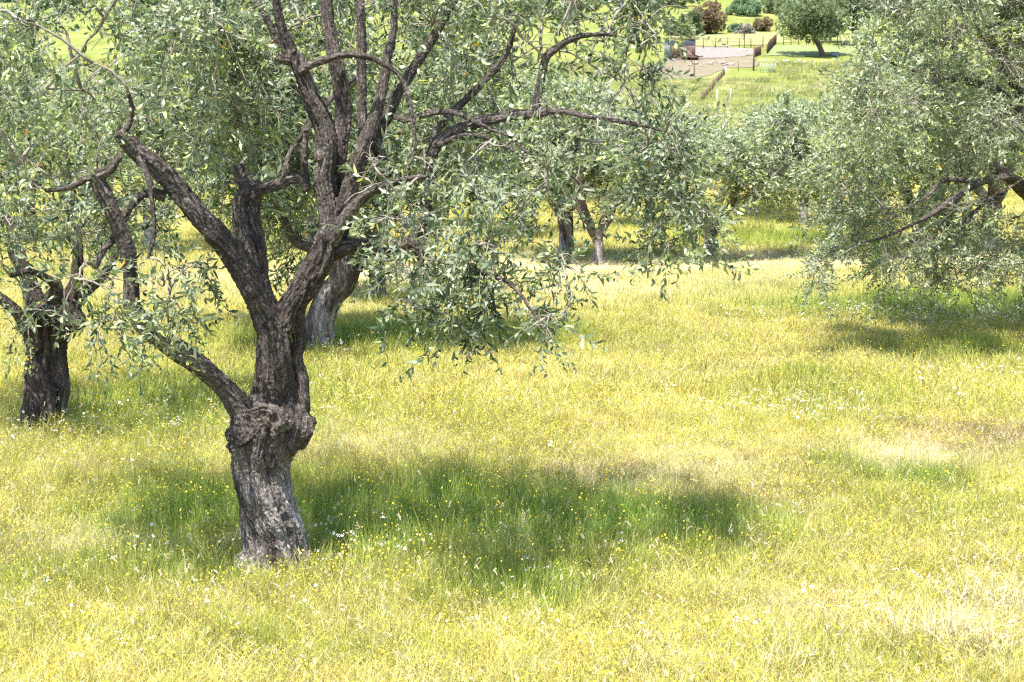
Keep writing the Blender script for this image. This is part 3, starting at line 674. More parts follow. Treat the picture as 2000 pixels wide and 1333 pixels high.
# ------------------------------------------------------------------ R: right tree, trunk outside the picture
D = 19.5
bx, by, _ = P(2110, 672, D); baseR = (bx, by, float(gz(bx, by)))
Rl = [[(2112, 700, D, 0.325), (2110, 668, D, 0.288), (2105, 640, D, 0.250), (2095, 620, D, 0.250), (2085, 560, D, 0.213)],
      [(2090, 600, D, 0.188), (2060, 450, D - 0.81, 0.112), (2010, 385, D - 1.35, 0.077), (1975, 350, D - 1.62, 0.073), (1950, 332, D - 1.76, 0.069), (1932, 318, D - 1.82, 0.065)],
      [(2040, 410, D - 1.08, 0.075), (1985, 352, D - 1.62, 0.050), (1945, 350, D - 1.89, 0.045), (1905, 362, D - 2.03, 0.045), (1860, 392, D - 2.16, 0.043), (1825, 415, D - 2.16, 0.035), (1780, 440, D - 2.29, 0.022), (1730, 462, D - 2.29, 0.019), (1680, 475, D - 2.29, 0.015)],
      [(1905, 362, D - 2.03, 0.037), (1880, 352, D - 2.03, 0.033), (1840, 354, D - 2.03, 0.027), (1815, 380, D - 2.16, 0.021), (1785, 400, D - 2.16, 0.015), (1740, 430, D - 2.16, 0.013)],
      [(1960, 380, D - 1.76, 0.037), (1920, 400, D - 1.89, 0.027), (1890, 430, D - 2.03, 0.025), (1868, 470, D - 2.03, 0.021), (1864, 510, D - 2.03, 0.018), (1870, 545, D - 2.03, 0.011)],
      [(2085, 580, D, 0.163), (2060, 400, D + 0.14, 0.112), (2020, 250, D + 0.14, 0.088), (1960, 120, D, 0.062), (1905, 52, D - 0.14, 0.044), (1872, 62, D - 0.27, 0.035), (1858, 95, D - 0.41, 0.025)],
      [(2085, 580, D, 0.163), (2130, 400, D + 0.27, 0.112), (2160, 200, D + 0.41, 0.075), (2150, 50, D + 0.41, 0.050)],
      [(2020, 250, D + 0.14, 0.062), (1950, 180, D - 0.54, 0.050), (1850, 150, D - 1.08, 0.037), (1760, 130, D - 1.35, 0.025), (1700, 90, D - 1.49, 0.019)],
      [(1985, 0, D, 0.062), (1960, 40, D - 0.14, 0.037), (1965, -60, D, 0.037)]]
cR = []
for a in ((1690, 2120, -60, 200, 31, 16.6, 21.0, 0.53), (1650, 2150, 180, 420, 32, 16.3, 21.0, 0.50), (1590, 1700, 290, 430, 5, 16.6, 19.5, 0.34), (1560, 1850, 430, 560, 15, 16.6, 19.0, 0.32), (1680, 1830, 540, 585, 5, 16.8, 18.2, 0.24), (1570, 1660, 520, 545, 3, 16.8, 17.7, 0.18),
          (1830, 2150, 400, 540, 14, 16.6, 20.4, 0.42), (1700, 2300, -300, -60, 10, 17.0, 21.0, 0.66), (2120, 2450, -60, 450, 26, 17.7, 21.7, 0.59), (1690, 1760, 20, 200, 5, 17.1, 18.5, 0.32)):
    cR += region(g, *a)
make_tree('broad olive tree at the right edge, its crown hanging low over the grass', GRP, baseR, [px_limb(r) for r in Rl], cR, 4, M_BARK, M_LEAF2, .014, ncur=7, nspr=4, scl=1.3, ridge=.008, keep=make_keep(Rl[1:6], 16, .2))

# ------------------------------------------------------------------ background olives: variants copied by object
def generic(seed, fork, h=4.0, rt=.15):
    """a small olive centred at the origin: limbs and clumps in local metres"""
    q = np.random.default_rng(seed); lb = [[(0, 0, -.3, rt * 1.4), (0, 0, 0, rt * 1.15), (q.normal(0, .04), 0, fork * .5, rt * .92), (q.normal(0, .06), q.normal(0, .05), fork, rt)]]
    nl = 4; tips = []
    for k in range(nl):
        az = 2 * PI * k / nl + q.normal(0, .35); rr = 1.3 * q.uniform(.8, 1.2)
        a = np.array(lb[0][-1][:3]); e = np.array((math.cos(az) * rr, math.sin(az) * rr, h * q.uniform(.62, .8)))
        m1 = a + (e - a) * .35 + q.normal(0, .12, 3); m2 = a + (e - a) * .7 + q.normal(0, .15, 3)
        lb.append([(*(a - (0, 0, .1)), rt * .7), (*m1, rt * .5), (*m2, rt * .38), (*e, rt * .22)])
        e2 = m1 + np.array((math.cos(az + .7) * .8, math.sin(az + .7) * .8, .7)); lb.append([(*m1, rt * .4), (*((m1 + e2) / 2 + q.normal(0, .08, 3)), rt * .28), (*e2, rt * .16)])
    cl = []
    for i in range(30):
        v = q.normal(size=3); v /= np.linalg.norm(v); rr = q.uniform(.35, 1) ** .5
        p = v * rr * np.array((1.85, 1.85, 1.05)) + np.array((0, 0, h - 1.25)); p[2] = max(p[2], 1.55)
        cl.append((*p, q.uniform(.28, .55)))
    return [np.array(l) for l in lb], cl
VAR = []
for i, (fork, h, rt) in enumerate(((1.0, 3.9, .17), (1.15, 4.1, .15), (.75, 3.7, .14), (1.3, 4.2, .13))):
    lb, cl = generic(50 + i, fork, h, rt)
    me, Cc, Rr = woody('trunk', lb, .025, 60 + i, smooth=3, ridge=.008)
    me.materials.append(M_BARK2)
    cm = grow(Cc[Rr < .07], cl, 70 + i, 7, 4, 1.9, T_MID, main_r=.014, seg=5).mesh('crown'); cm.materials.append(M_LEAF2); cm.materials.append(M_TWIG)
    VAR.append((me, cm))
def olive(px, py, d, var, sc, rz, label, group=GRP, sz=None):
    x, y, _ = P(px, py, d); r = empty('olive_tree', (x, y, float(gz(x, y))), rz); r.scale = (sc, sc, sz or sc)
    tag(r, label, 'tree', group)
    for n, m in zip(('trunk', 'crown'), VAR[var]): link(n, m, (), r)
    return r
olive(738, 592, 24.0, 1, .92, .4, 'slim straight olive trunk seen just right of the leaning tree')
olive(1105, 505, 33, 0, 1.08, 1.0, 'olive with a stout dark upright trunk, left of the thin forked one')
olive(1167, 520, 31, 2, .86, 2.6, 'small olive with a thin pale forked trunk in the middle distance')
olive(1020, 465, 40, 3, 1.05, 4.0, 'distant olive trunk left of the stout upright one')
olive(1388, 505, 33, 2, 1.0, 5.3, 'distant olive with dark forked limbs above the hanging twigs at centre right', sz=.80)
olive(1470, 420, 48, 0, 1.12, 3.0, 'farthest small olive with a short trunk at the end of the grass gap', sz=.92)
olive(1570, 440, 44, 3, 1.08, 2.1, 'pale round olive crown rising beside the far green field', sz=.92)
olive(1628, 508, 33, 1, .98, .2, 'olive trunk half hidden behind the left side of the right hand crown', sz=.9)
olive(1668, 480, 36, 3, .95, 5.0, 'olive trunk deeper behind the right hand crown, next to a nearer one')
olive(295, 490, 35, 1, 1.1, 2.2, 'distant olive trunk seen under the arching limb on the left')
olive(60, 478, 38, 0, 1.15, .9, 'distant olive behind the trunk at the left edge')
olive(480, 462, 40, 3, 1.15, 3.9, 'distant olive screened by the mottled stem of the big tree')
olive(610, 480, 36, 2, 1.15, 1.2, 'distant olive seen between the two near trunks')
olive(850, 450, 43, 0, 1.12, 2.9, 'distant olive behind the hanging leafy branch')
olive(1270, 440, 44, 1, 1.1, .5, 'distant olive filling the gap right of the thin forked one', sz=.9)
olive(1790, 480, 36, 2, 1.2, 1.9, 'distant olive hidden behind the middle of the right crown')
olive(1930, 500, 34, 0, 1.2, 4.4, 'distant olive behind the right end of the right hand crown')
olive(180, 425, 48, 2, 1.2, 3.3, 'faint olive crown far behind the left tree')
olive(720, 410, 52, 3, 1.2, .7, 'faint olive crown in the last row behind the big tree')
olive(1130, 408, 53, 2, 1.15, 4.9, 'faint olive crown in the last row at the centre')

# ------------------------------------------------------------------ far trees and shrubs
def quad_crown(mb, cs, n, size, seed, m=0):
    q = np.random.default_rng(seed); cs = np.asarray(cs, float)
    k = q.choice(len(cs), n, p=cs[:, 3]**2 / (cs[:, 3]**2).sum()); v = q.normal(size=(n, 3)); v /= np.linalg.norm(v, axis=1)[:, None]
    p = cs[k, :3] + v * (cs[k, 3] * q.uniform(.5, 1.05, n) ** .6)[:, None]
    a = q.normal(size=(n, 3)); a /= np.linalg.norm(a, axis=1)[:, None]; b = np.cross(a, q.normal(size=(n, 3))); b /= np.linalg.norm(b, axis=1)[:, None]
    s = (size * q.uniform(.5, 1.2, n))[:, None]
    V = np.stack([p - a * s, p - b * s * .5, p + b * s * .5, p + a * s], 1).reshape(-1, 3)
    T = (np.arange(n)[:, None, None] * 4 + np.array([(0, 1, 2), (2, 1, 3)])[None]).reshape(-1, 3)
    rn = np.clip(q.random(n) * .6 + .4 * (v[:, 2] * .5 + .5) * 0 + .2, 0, 1); cr = q.random(len(cs))[k] * .4
    mb.add(V, T, m, np.repeat(np.clip(rn * .7 + cr, 0, 1), 4))
def far_plant(name, cat, label, px, py, d, w, h, lmat, seed, trunk=None, n=5000, size=.16, group=None, low=.12, ncl=26):
    """w, h metres"""
    x, y, _ = P(px, py, d); r = empty(name, (x, y, float(gz(x, y)))); tag(r, label, cat, group)
    q = np.random.default_rng(seed); cs = []
    for i in range(ncl):
        v = q.normal(size=3); v /= np.linalg.norm(v); u = q.uniform(.25, .98); v[2] = v[2] * (.8 if v[2] < 0 and trunk is None else 1); v[:2] *= (1.25 if v[2] < 0 and trunk is None else 1)
        if trunk is None:
            zz = q.uniform(.06, .82); rr = w / 2 * math.sqrt(max(0, 1 - zz * zz)) * math.sqrt(q.random()) * q.uniform(.8, 1.1); aa = q.uniform(0, 6.28)
            cs.append((math.cos(aa) * rr, math.sin(aa) * rr, zz * h, q.uniform(.12, .24) * min(w, h))); continue
        cs.append((v[0] * w / 2 * u, v[1] * w / 2 * u, h * (low + (1 - low) / 2) + v[2] * h * (1 - low) / 2 * u, q.uniform(.10, .23) * min(w, h)))
    off = np.array((0, 0, 0.))
    if trunk is not None:
        tb = MB(); tp = crom(np.array(trunk, float), .2); tb.tube(tp[:, :3], tp[:, 3], 10)
        top = tp[-1, :3]; off = np.array((top[0], top[1], 0))
        for i in range(6):
            e = off + np.array(cs[i][:3]); tb.tube(bez(top - (0, 0, .3), (top + e) / 2 + q.normal(0, .2, 3), e, 6), np.linspace(tp[-1, 3] * .6, .03, 6), 6)
        link('trunk', tb.mesh('trunk', True), [M_WOODD], r)
    cs = [(*(np.array(c[:3]) + off), c[3]) for c in cs]
    mb = MB(); quad_crown(mb, cs, n, size, seed)
    if trunk is None:
        sb = MB()
        for i in range(7):
            e = np.array(cs[i][:3]); sb.tube(bez(np.array((q.normal(0, .1), q.normal(0, .1), -.1)), e * .5 + q.normal(0, .1, 3), e, 5), np.linspace(.07, .02, 5), 5)
        link('stem', sb.mesh('stem', True), [M_WOODD], r)
    link('crown', mb.mesh('crown'), [lmat], r)
    return r
far_plant('oak_tree', 'tree', 'round green oak with a dark leaning trunk standing in the far green field', 1607, 103, 131, 6.6, 5.6, M_OAK, 301,
          [(0, 0, -.3, .34), (0, 0, 0, .27), (-.25, 0, .7, .23), (-.75, 0, 1.6, .22), (-.95, 0, 2.1, .18)], 14000, .16, low=.30, ncl=44)
far_plant('oak_tree', 'tree', 'dark green oak crown behind the right side of the leaning oak', 1668, 88, 142, 7.5, 6.0, M_OAK, 302, [(0, 0, -.3, .3), (0, 0, 1.5, .2)], 12000, .18, low=.15)
far_plant('rusty_tree', 'tree', 'round reddish brown tree at the top behind the wooden shack', 1384, 64, 155, 3.3, 3.9, M_RUST, 303, None, 7000, .15, low=.04)
far_plant('bush', 'bush', 'grey green bush touching the left side of the reddish brown tree', 1340, 66, 152, 3.6, 3.0, M_OAK, 304, None, 6000, .15, low=.03)
far_plant('bush', 'bush', 'small reddish bush on the slope between the green bush and the leaning oak', 1491, 58, 160, 2.3, 1.8, M_RUST, 305, None, 3500, .12, low=.03)
far_plant('bush', 'bush', 'low green shrub between the reddish tree and the small reddish bush', 1432, 60, 158, 2.2, .9, M_BUSH, 306, None, 2500, .12, low=.03)
far_plant('bush', 'bush', 'grey leafless thicket in front of the small reddish bush', 1456, 62, 156, 2.4, 1.1, M_GREY, 307, None, 1800, .10, low=.02)
far_plant('bush', 'bush', 'wide blue green bush at the top edge right of the reddish tree', 1458, 30, 184, 4.6, 3.1, M_BUSH, 308, None, 8000, .16, low=.03)
far_plant('bush', 'bush', 'dark bush at the top edge next to the oak', 1515, 24, 188, 3.2, 2.8, M_OAK, 309, None, 5000, .16, low=.03)
far_plant('dead_tree', 'tree', 'thin leafless sapling beside the white stones at the rusty fence', 1454, 88, 138, .9, 2.6, M_GREY, 310, [(0, 0, -.2, .045), (0, 0, 1.0, .03)], 60, .04, low=.35, ncl=8)
hb = [far_plant('hillside_tree', 'tree', 'rounded green tree scattered on the far hillside among others like it', 925, 45, 180, 6, 4.2, M_BUSH, 320, None, 7000, .2, 'trees on the far hillside', .02),
      far_plant('hillside_tree', 'tree', 'rounded green tree scattered on the far hillside among others like it', 870, 5, 215, 7, 4.6, M_OAK, 321, None, 7000, .22, 'trees on the far hillside', .02)]
q = np.random.default_rng(77)
def copy_thing(src, loc, rz, sc):
    c = src.copy(); COL.objects.link(c); c.location = loc; c.rotation_euler = (0, 0, rz); c.scale = (sc, sc, sc)
    for ch in list(src.children):
        k = ch.copy(); COL.objects.link(k); k.parent = c
    return c
for px, py, d in ((980, 40, 178), (1040, 20, 195), (1110, 45, 175), (1180, 15, 200), (1250, 30, 188), (1300, 20, 196), (1345, 12, 205), (1400, 0, 214), (1540, 10, 200), (1600, 6, 208), (1650, 0, 214), (1700, 30, 185), (800, 30, 190), (700, 10, 205),
                  (600, 30, 190), (480, 20, 200), (360, 40, 180), (240, 15, 205), (120, 35, 190), (0, 10, 200), (1800, 20, 200), (1900, 40, 180), (2000, 10, 205), (1440, -18, 226), (1500, -22, 228), (1560, -25, 230), (1380, -30, 232), (950, -10, 220), (1080, -18, 228), (1620, -25, 230)):
    x, y, _ = P(px + q.uniform(-10, 10), py, d)
    copy_thing(hb[int(q.integers(0, 2))], (x, y, float(gz(x, y))), q.uniform(0, 6), q.uniform(.8, 1.3))

# ------------------------------------------------------------------ far yard: shack, fences, stones, trough, cage
x, y, _ = P(1328, 104, 129); sh = empty('wooden_shack', (x, y, float(gz(x, y))), .18)
tag(sh, 'small dark wooden shack with a mossy flat roof beside the gravel yard', 'shed')
mb = MB()
for i in range(12):
    mb.box((-1.05 + i * .19, -.82, .55), (.185, .04, 1.1 + .03 * (i % 3)), 1)
    mb.box((-1.05 + i * .19, -.83, 1.32), (.185, .04, .42), 0)
    mb.box((-1.05 + i * .19, .82, .78), (.185, .04, 1.56), 0)
for i in range(9):
    mb.box((1.14, -.74 + i * .185, .80), (.04, .178, 1.58), 0); mb.box((-1.18, -.74 + i * .185, .78), (.04, .178, 1.56), 0)
link('wall', mb.mesh('wall'), [M_WOODB, M_WOODD], sh)
mb = MB(); mb.box((0, 0, 1.66), (2.62, 1.95, .10), 0, ry=.03)
for i in range(60): mb.box((q.uniform(-1.25, 1.25), q.uniform(-.9, .9), 1.73 + q.uniform(0, .03)), (q.uniform(.1, .35), q.uniform(.1, .3), q.uniform(.04, .12)), 0, rz=q.uniform(0, 3), rx=q.normal(0, .2))
link('roof', mb.mesh('roof'), [M_MOSS], sh)
mb = MB(); mb.box((-.35, -.86, .72), (.62, .05, 1.38), 0); mb.box((-.35, -.895, 1.1), (.58, .02, .08), 0); mb.box((-.35, -.895, .35), (.58, .02, .08), 0)
link('door', mb.mesh('door'), [M_WOODD], sh)
x, y, _ = P(1352, 104, 127.5); mb = MB()
for i in range(22): mb.box((q.normal(0, .38), q.normal(0, .25), .12 + .42 * q.random() * (1 - abs(i - 11) / 22)), (q.uniform(.5, 1.1), q.uniform(.15, .4), .05), i % 2, rz=q.normal(0, .5), ry=q.normal(.25, .3), rx=q.normal(0, .3))
tag(link('scrap_pile', mb.mesh('scrap_pile'), [M_RED, M_WOODD]), 'heap of reddish rusty sheets leaning against the shack', 'scrap heap').location = (x, y, float(gz(x, y)))

def post(name, px, py, d, h, r, m, label, group, cat='post', lean=0):
    x, y, _ = P(px, py, d); mb = MB(); mb.tube([(0, 0, -.2), (lean * .5, 0, h * .5), (lean, 0, h)], [r, r, r * .85], 8)
    o = link(name, mb.mesh(name, True), [m]); o.location = (x, y, float(gz(x, y))); return tag(o, label, cat, group)
def fence(label, p0, p1, n, h, gap_boards, name='rusty_fence', seed=1):
    """posts and upright slats between two ground points"""
    q = np.random.default_rng(seed); a = np.array(P(*p0)[:2]); b = np.array(P(*p1)[:2]); c = (a + b) / 2
    r = empty(name, (c[0], c[1], float(gz(*c)))); tag(r, label, 'fence'); z0 = float(gz(*c))
    L = np.linalg.norm(b - a); ang = math.atan2(b[1] - a[1], b[0] - a[0])
    for i in range(n):
        p = a + (b - a) * i / (n - 1); zz = float(gz(*p)) - z0; mb = MB(); hh = h * q.uniform(.9, 1.15)
        mb.tube([(0, 0, -.2), (q.normal(0, .03), 0, hh)], [.05, .045], 6); o = link('post', mb.mesh('post'), [M_RUSTP], r); o.location = (*(p - c), zz)
    if gap_boards:
        mb = MB(); k = int(L / gap_boards)
        for i in range(k):
            p = a + (b - a) * (i + .5) / k; hh = h * q.uniform(.75, 1.02)
            mb.box((*(p - c), float(gz(*p)) - z0 + hh / 2), (.11, .03, hh), 0, rz=ang, ry=q.normal(0, .03))
        link('panel', mb.mesh('panel'), [M_RUSTP], r)
    mb = MB()
    for zf in (.3, .6, .9):
        pts = [(*(a + (b - a) * t - c), float(gz(*(a + (b - a) * t))) - z0 + h * zf) for t in np.linspace(0, 1, 12)]
        mb.tube(pts, .014, 4)
    link('wire', mb.mesh('wire'), [M_RUSTP], r)
    return r
fence('tall rusty slatted fence running back from the yard corner', (1499, 90, 133), (1515, 82, 143), 5, 1.0, .16, seed=3)
fence('short rusty slatted gate next to the tall corner post', (1474, 103, 129.5), (1486, 98, 132), 3, .85, .17, 'rusty_gate', 4)
fence('long brown fence running diagonally down the far green field', (1372, 187, 98), (1415, 140, 115), 16, .5, 0, 'brown_fence', 5)
fence('thin wire fence on posts along the yellow strip of field', (1350, 88, 137), (1490, 86, 139), 7, 1.0, 0, 'wire_fence', 6)
fence('low wire fence along the far side of the green strip under the oak', (1530, 84, 142), (1650, 84, 142), 9, .8, 0, 'wire_fence', 7)
post('fence_post', 1472, 130, 118, 1.9, .07, M_RUSTP, 'tall brown post at the near corner of the gravel yard', None)
post('fence_post', 1356, 140, 115, 1.1, .04, M_RUSTP, 'thin rusty post alone on the reddish dirt bank', None)
post('fence_post', 1586, 126, 119, .8, .035, M_RUSTP, 'short thin post in the far green meadow below the oak', None)
post('fence_post', 1442, 131, 117.5, .8, .03, M_RUSTP, 'short thin post between the stones and the tall corner post', None)
post('stake', 1401, 198, 95.5, .95, .035, M_WHITEP, 'left and taller of two white stakes in the green field', None, 'stake', -.06)
post('stake', 1427, 182, 99, .65, .03, M_WHITEP, 'right and shorter of two white stakes in the green field', None, 'stake')
post('post', 1417, 138, 115.5, .55, .06, M_WHITEP, 'pale post at the upper end of the diagonal brown fence', None, 'post')

def rock(label, px, py, d, s, m, seed, group=None, sq=.65):
    q = np.random.default_rng(seed); n = 14; u = np.linspace(.02, PI - .02, 9); V = []
    for a in u:
        for k in range(n):
            b = 2 * PI * k / n; V.append((math.sin(a) * math.cos(b), math.sin(a) * math.sin(b), math.cos(a)))
    V = np.array(V); V *= (1 + .28 * vnoise(V * 1.6 + seed, seed) + .12 * vnoise(V * 4 + seed, seed + 1))[:, None]
    V = V * s * np.array((1, .8, sq)); i = (np.arange(8)[:, None] * n + np.arange(n)[None]).ravel(); j = (np.arange(8)[:, None] * n + (np.arange(n)[None] + 1) % n).ravel()
    T = np.concatenate([np.stack([i, i + n, j + n], 1), np.stack([i, j + n, j], 1)])
    o = link('rock', tri_mesh('rock', V, T), [m]); x, y, _ = P(px, py, d); o.location = (x, y, float(gz(x, y)) + s * sq * .35); o.rotation_euler = (0, 0, q.uniform(0, 6))
    return tag(o, label, 'rock', group)
for i in range(14):
    rock('brown boulder in the row along the edge of the gravel yard', 1350 + i * 6.2 + q.normal(0, 1.5), 116 + q.normal(0, 1.5), 123 + q.normal(0, .8), q.uniform(.13, .32), M_ROCK, 400 + i, 'boulders edging the gravel yard')
for i in range(8):
    rock('white stone in the heap at the back of the gravel yard', 1444 + i * 3.4, 90 + q.normal(0, .7), 136 + q.normal(0, .6), q.uniform(.12, .26), M_ROCKW, 430 + i, 'white stones at the back of the yard')
for i in range(14):
    rock('pale stone lying in the grass below the leaning oak', 1490 + i * 10.5 + q.normal(0, 3), 112 + q.normal(0, 1.5), 126 + q.normal(0, 1), q.uniform(.08, .2), M_ROCKW, 450 + i, 'pale stones below the oak')
rock('pale pinkish boulder far off behind the big tree', 885, 125, 118, .9, M_ROCK, 480)
rock('pale flat rock in the straw behind the hanging leafy branch', 938, 542, 28, .32, M_ROCK, 481, sq=.35)
rock('small pale rock left of the flat rock in the straw', 900, 545, 27.5, .14, M_ROCK, 482, sq=.5)
x, y, _ = P(1631, 103, 130.5); tr = empty('water_trough', (x, y, float(gz(x, y)))); tag(tr, 'blue grey box shaped trough on the grass right of the oak trunk', 'trough')
mb = MB()
for c, d_ in (((0, -.2, .2), (.62, .03, .34)), ((0, .2, .2), (.62, .03, .34)), ((-.295, 0, .2), (.03, .36, .34)), ((.295, 0, .2), (.03, .36, .34)), ((0, 0, .05), (.56, .36, .03))): mb.box(c, d_)
link('basin', mb.mesh('basin'), [M_TRO], tr)
mb = MB(); mb.box((0, -.2, .385), (.68, .07, .03)); mb.box((0, .2, .385), (.68, .07, .03)); mb.box((-.31, 0, .385), (.06, .32, .03)); mb.box((.31, 0, .385), (.06, .32, .03)); link('rim', mb.mesh('rim'), [M_TRO], tr)
x, y, _ = P(1500, 135, 116.5); cg = empty('wire_cage', (x, y, float(gz(x, y))), .2); tag(cg, 'pale grey wire cage standing in the far meadow', 'cage')
mb = MB()
for sx in (-.5, .5):
    for sy in (-.35, .35):
        mb = MB(); mb.tube([(sx, sy, -.05), (sx, sy, .72)], .02, 5); link('corner_post', mb.mesh('corner_post'), [M_GALV], cg)
mb = MB()
for i in range(9):
    u = -.5 + i * .125
    for sy in (-.35, .35): mb.tube([(u, sy, 0), (u, sy, .7)], .008, 3)
for i in range(6):
    z = .05 + i * .13
    for sy in (-.35, .35): mb.tube([(-.5, sy, z), (.5, sy, z)], .008, 3)
    for sx in (-.5, .5): mb.tube([(sx, -.35, z), (sx, .35, z)], .008, 3)
link('mesh_panel', mb.mesh('mesh_panel'), [M_GALV], cg)

# ------------------------------------------------------------------ meadow grass and flowers (uncountable)
def grass_mat(name, straw, k0=.0, k1=1.0, transl=.45):
    m, t = mat(name)
    ti = N(t, 'ShaderNodeAttribute', attribute_name='tint', attribute_type='INSTANCER')
    rn = N(t, 'ShaderNodeAttribute', attribute_name='rnd')
    oi = N(t, 'ShaderNodeObjectInfo')
    r = ramp(t, [(0, (.55, .72, .5)), (.35, (.95, 1.0, .8)), (.7, (1.1, 1.05, 1.0)), (1, (1.25, 1.15, 1.25))], rn.outputs['Fac'])
    mu = N(t, 'ShaderNodeMix', data_type='RGBA', blend_type='MULTIPLY'); mu.inputs['Factor'].default_value = 1
    t.links.new(ti.outputs['Color'], mu.inputs['A']); t.links.new(r.outputs[0], mu.inputs['B'])
    mx = N(t, 'ShaderNodeMix', data_type='RGBA'); mx.inputs['B'].default_value = (*straw, 1)
    mr = N(t, 'ShaderNodeMapRange'); mr.inputs['From Min'].default_value = .55; mr.inputs['From Max'].default_value = 1.0; mr.inputs['To Min'].default_value = k0; mr.inputs['To Max'].default_value = k1
    t.links.new(rn.outputs['Fac'], mr.inputs['Value']); t.links.new(mr.outputs[0], mx.inputs['Factor']); t.links.new(mu.outputs['Result'], mx.inputs['A'])
    b = princ(t, .55, .25); t.links.new(mx.outputs['Result'], b.inputs['Base Color'])
    tr = N(t, 'ShaderNodeBsdfTranslucent'); t.links.new(mx.outputs['Result'], tr.inputs[0])
    ms = N(t, 'ShaderNodeMixShader'); ms.inputs[0].default_value = transl
    t.links.new(b.outputs[0], ms.inputs[1]); t.links.new(tr.outputs[0], ms.inputs[2]); out(t, ms.outputs[0]); return m
M_BLADE = grass_mat('grass_blade', (.53, .485, .31), 0, .8)
def petal(name, c, tr_=.35):
    m, t = mat(name); b = princ(t, .6, .2); b.inputs['Base Color'].default_value = (*c, 1); tr = N(t, 'ShaderNodeBsdfTranslucent'); tr.inputs[0].default_value = (*c, 1)
    ms = N(t, 'ShaderNodeMixShader'); ms.inputs[0].default_value = tr_; t.links.new(b.outputs[0], ms.inputs[1]); t.links.new(tr.outputs[0], ms.inputs[2]); out(t, ms.outputs[0]); return m
M_YEL = petal('yellow_petal', (.58, .45, .04)); M_WHI = petal('white_petal', (.72, .72, .69)); M_SEED = petal('straw_seed', (.48, .43, .29))

def blade(mb, g, base, az, lean, H, W, rnd, m=0, seg=4):
    d = np.array((math.cos(az), math.sin(az), 0)); s = np.array((-d[1], d[0], 0)) * W
    tw = g.normal(0, .8); s = np.array((math.cos(az + PI / 2 + tw), math.sin(az + PI / 2 + tw), 0)) * W
    u = np.linspace(0, 1, seg); x = lean * H * u**1.8; z = H * (u - .22 * min(1.2, lean) * u**2.4)
    c = base + d * x[:, None]; c[:, 2] += z
    wd = (1 - u**1.5)[:-1]
    V = [];
    for i in range(seg - 1): V += [c[i] - s * wd[i], c[i] + s * wd[i]]
    V.append(c[-1]); T = []
    for i in range(seg - 2): T += [(2 * i, 2 * i + 1, 2 * i + 3), (2 * i, 2 * i + 3, 2 * i + 2)]
    T.append((2 * seg - 4, 2 * seg - 3, 2 * seg - 2)); mb.add(V, T, m, rnd); return c
def disc(mb, g, c, r, m, n=6, tilt=.5):
    a = rotm(g.normal(0, tilt), g.normal(0, tilt), g.uniform(0, 6)); th = np.arange(n) * 2 * PI / n
    V = np.concatenate([[(0, 0, r * .25)], np.stack([np.cos(th) * r, np.sin(th) * r, np.zeros(n)], 1)]) @ a.T + c
    mb.add(V, [(0, i + 1, (i + 1) % n + 1) for i in range(n)], m, .5)
def tuft(seed, n, H, spread, W, lean=.5, straw=.5, flowers=0, whites=0, ears=0):
    g = np.random.default_rng(seed); mb = MB()
    for i in range(n):
        r = spread * math.sqrt(g.random()); a = g.uniform(0, 2 * PI); h = H * g.uniform(.45, 1.15)
        blade(mb, g, np.array((r * math.cos(a), r * math.sin(a), -.02)), g.uniform(0, 2 * PI), abs(g.normal(lean, .3)), h, W * g.uniform(.6, 1.3), np.clip(g.normal(straw, .28), 0, 1))
    for i in range(flowers):
        r = spread * math.sqrt(g.random()) * 1.1; a = g.uniform(0, 2 * PI); h = H * g.uniform(.6, 1.1)
        c = blade(mb, g, np.array((r * math.cos(a), r * math.sin(a), -.02)), g.uniform(0, 6), .15, h, .0012, .3)
        disc(mb, g, c[-1], g.uniform(.004, .0085), 1)
    for i in range(whites):
        r = spread * math.sqrt(g.random()) * 1.2; a = g.uniform(0, 2 * PI); h = H * g.uniform(.8, 1.25)
        c = blade(mb, g, np.array((r * math.cos(a), r * math.sin(a), -.02)), g.uniform(0, 6), .15, h, .0018, .2)
        if seed % 2:
            disc(mb, g, c[-1], g.uniform(.009, .014), 2, 8, .5); disc(mb, g, c[-1] + (0, 0, .004), .004, 1)
        else:
            for k in range(9): disc(mb, g, c[-1] + np.array((g.normal(0, .011), g.normal(0, .011), g.normal(0, .004))), .004, 2, 5, .4)
    for i in range(ears):
        r = spread * math.sqrt(g.random()); a = g.uniform(0, 2 * PI); az = g.uniform(0, 6)
        c = blade(mb, g, np.array((r * math.cos(a), r * math.sin(a), -.02)), az, g.uniform(.2, .6), H * g.uniform(1.1, 1.5), .0014, .9)
        d = unit(c[-1] - c[-2]); L = g.uniform(.03, .06)
        for k in range(9):
            p = c[-1] + d * L * (k / 9 - .5); v = unit(d + g.normal(0, .35, 3)) * g.uniform(.015, .03); s = unit(np.cross(v, g.normal(size=3))) * .0028
            mb.add([p - s, p + s, p + v], [(0, 1, 2)], 3, .9)
    return mb.mesh('tuft')
TC = bpy.data.collections.new('tuft_templates')
SPEC = [  # n, H, spread, W, lean, straw, flowers, whites, ears
    (34, .17, .13, .0024, .5, .40, 0, 0, 0), (34, .20, .13, .0022, .6, .62, 0, 0, 1), (30, .15, .13, .0030, .7, .55, 7, 0, 0), (30, .18, .12, .0024, .5, .5, 14, 0, 0),
    (30, .24, .12, .0024, .4, .30, 2, 0, 0), (26, .20, .11, .0022, .6, .8, 0, 0, 2), (26, .20, .12, .0024, .5, .4, 1, 3, 0), (26, .20, .12, .0024, .5, .4, 2, 3, 0),
    (40, .13, .14, .0034, .9, .75, 3, 0, 0), (26, .28, .10, .0026, .4, .25, 0, 0, 0)]
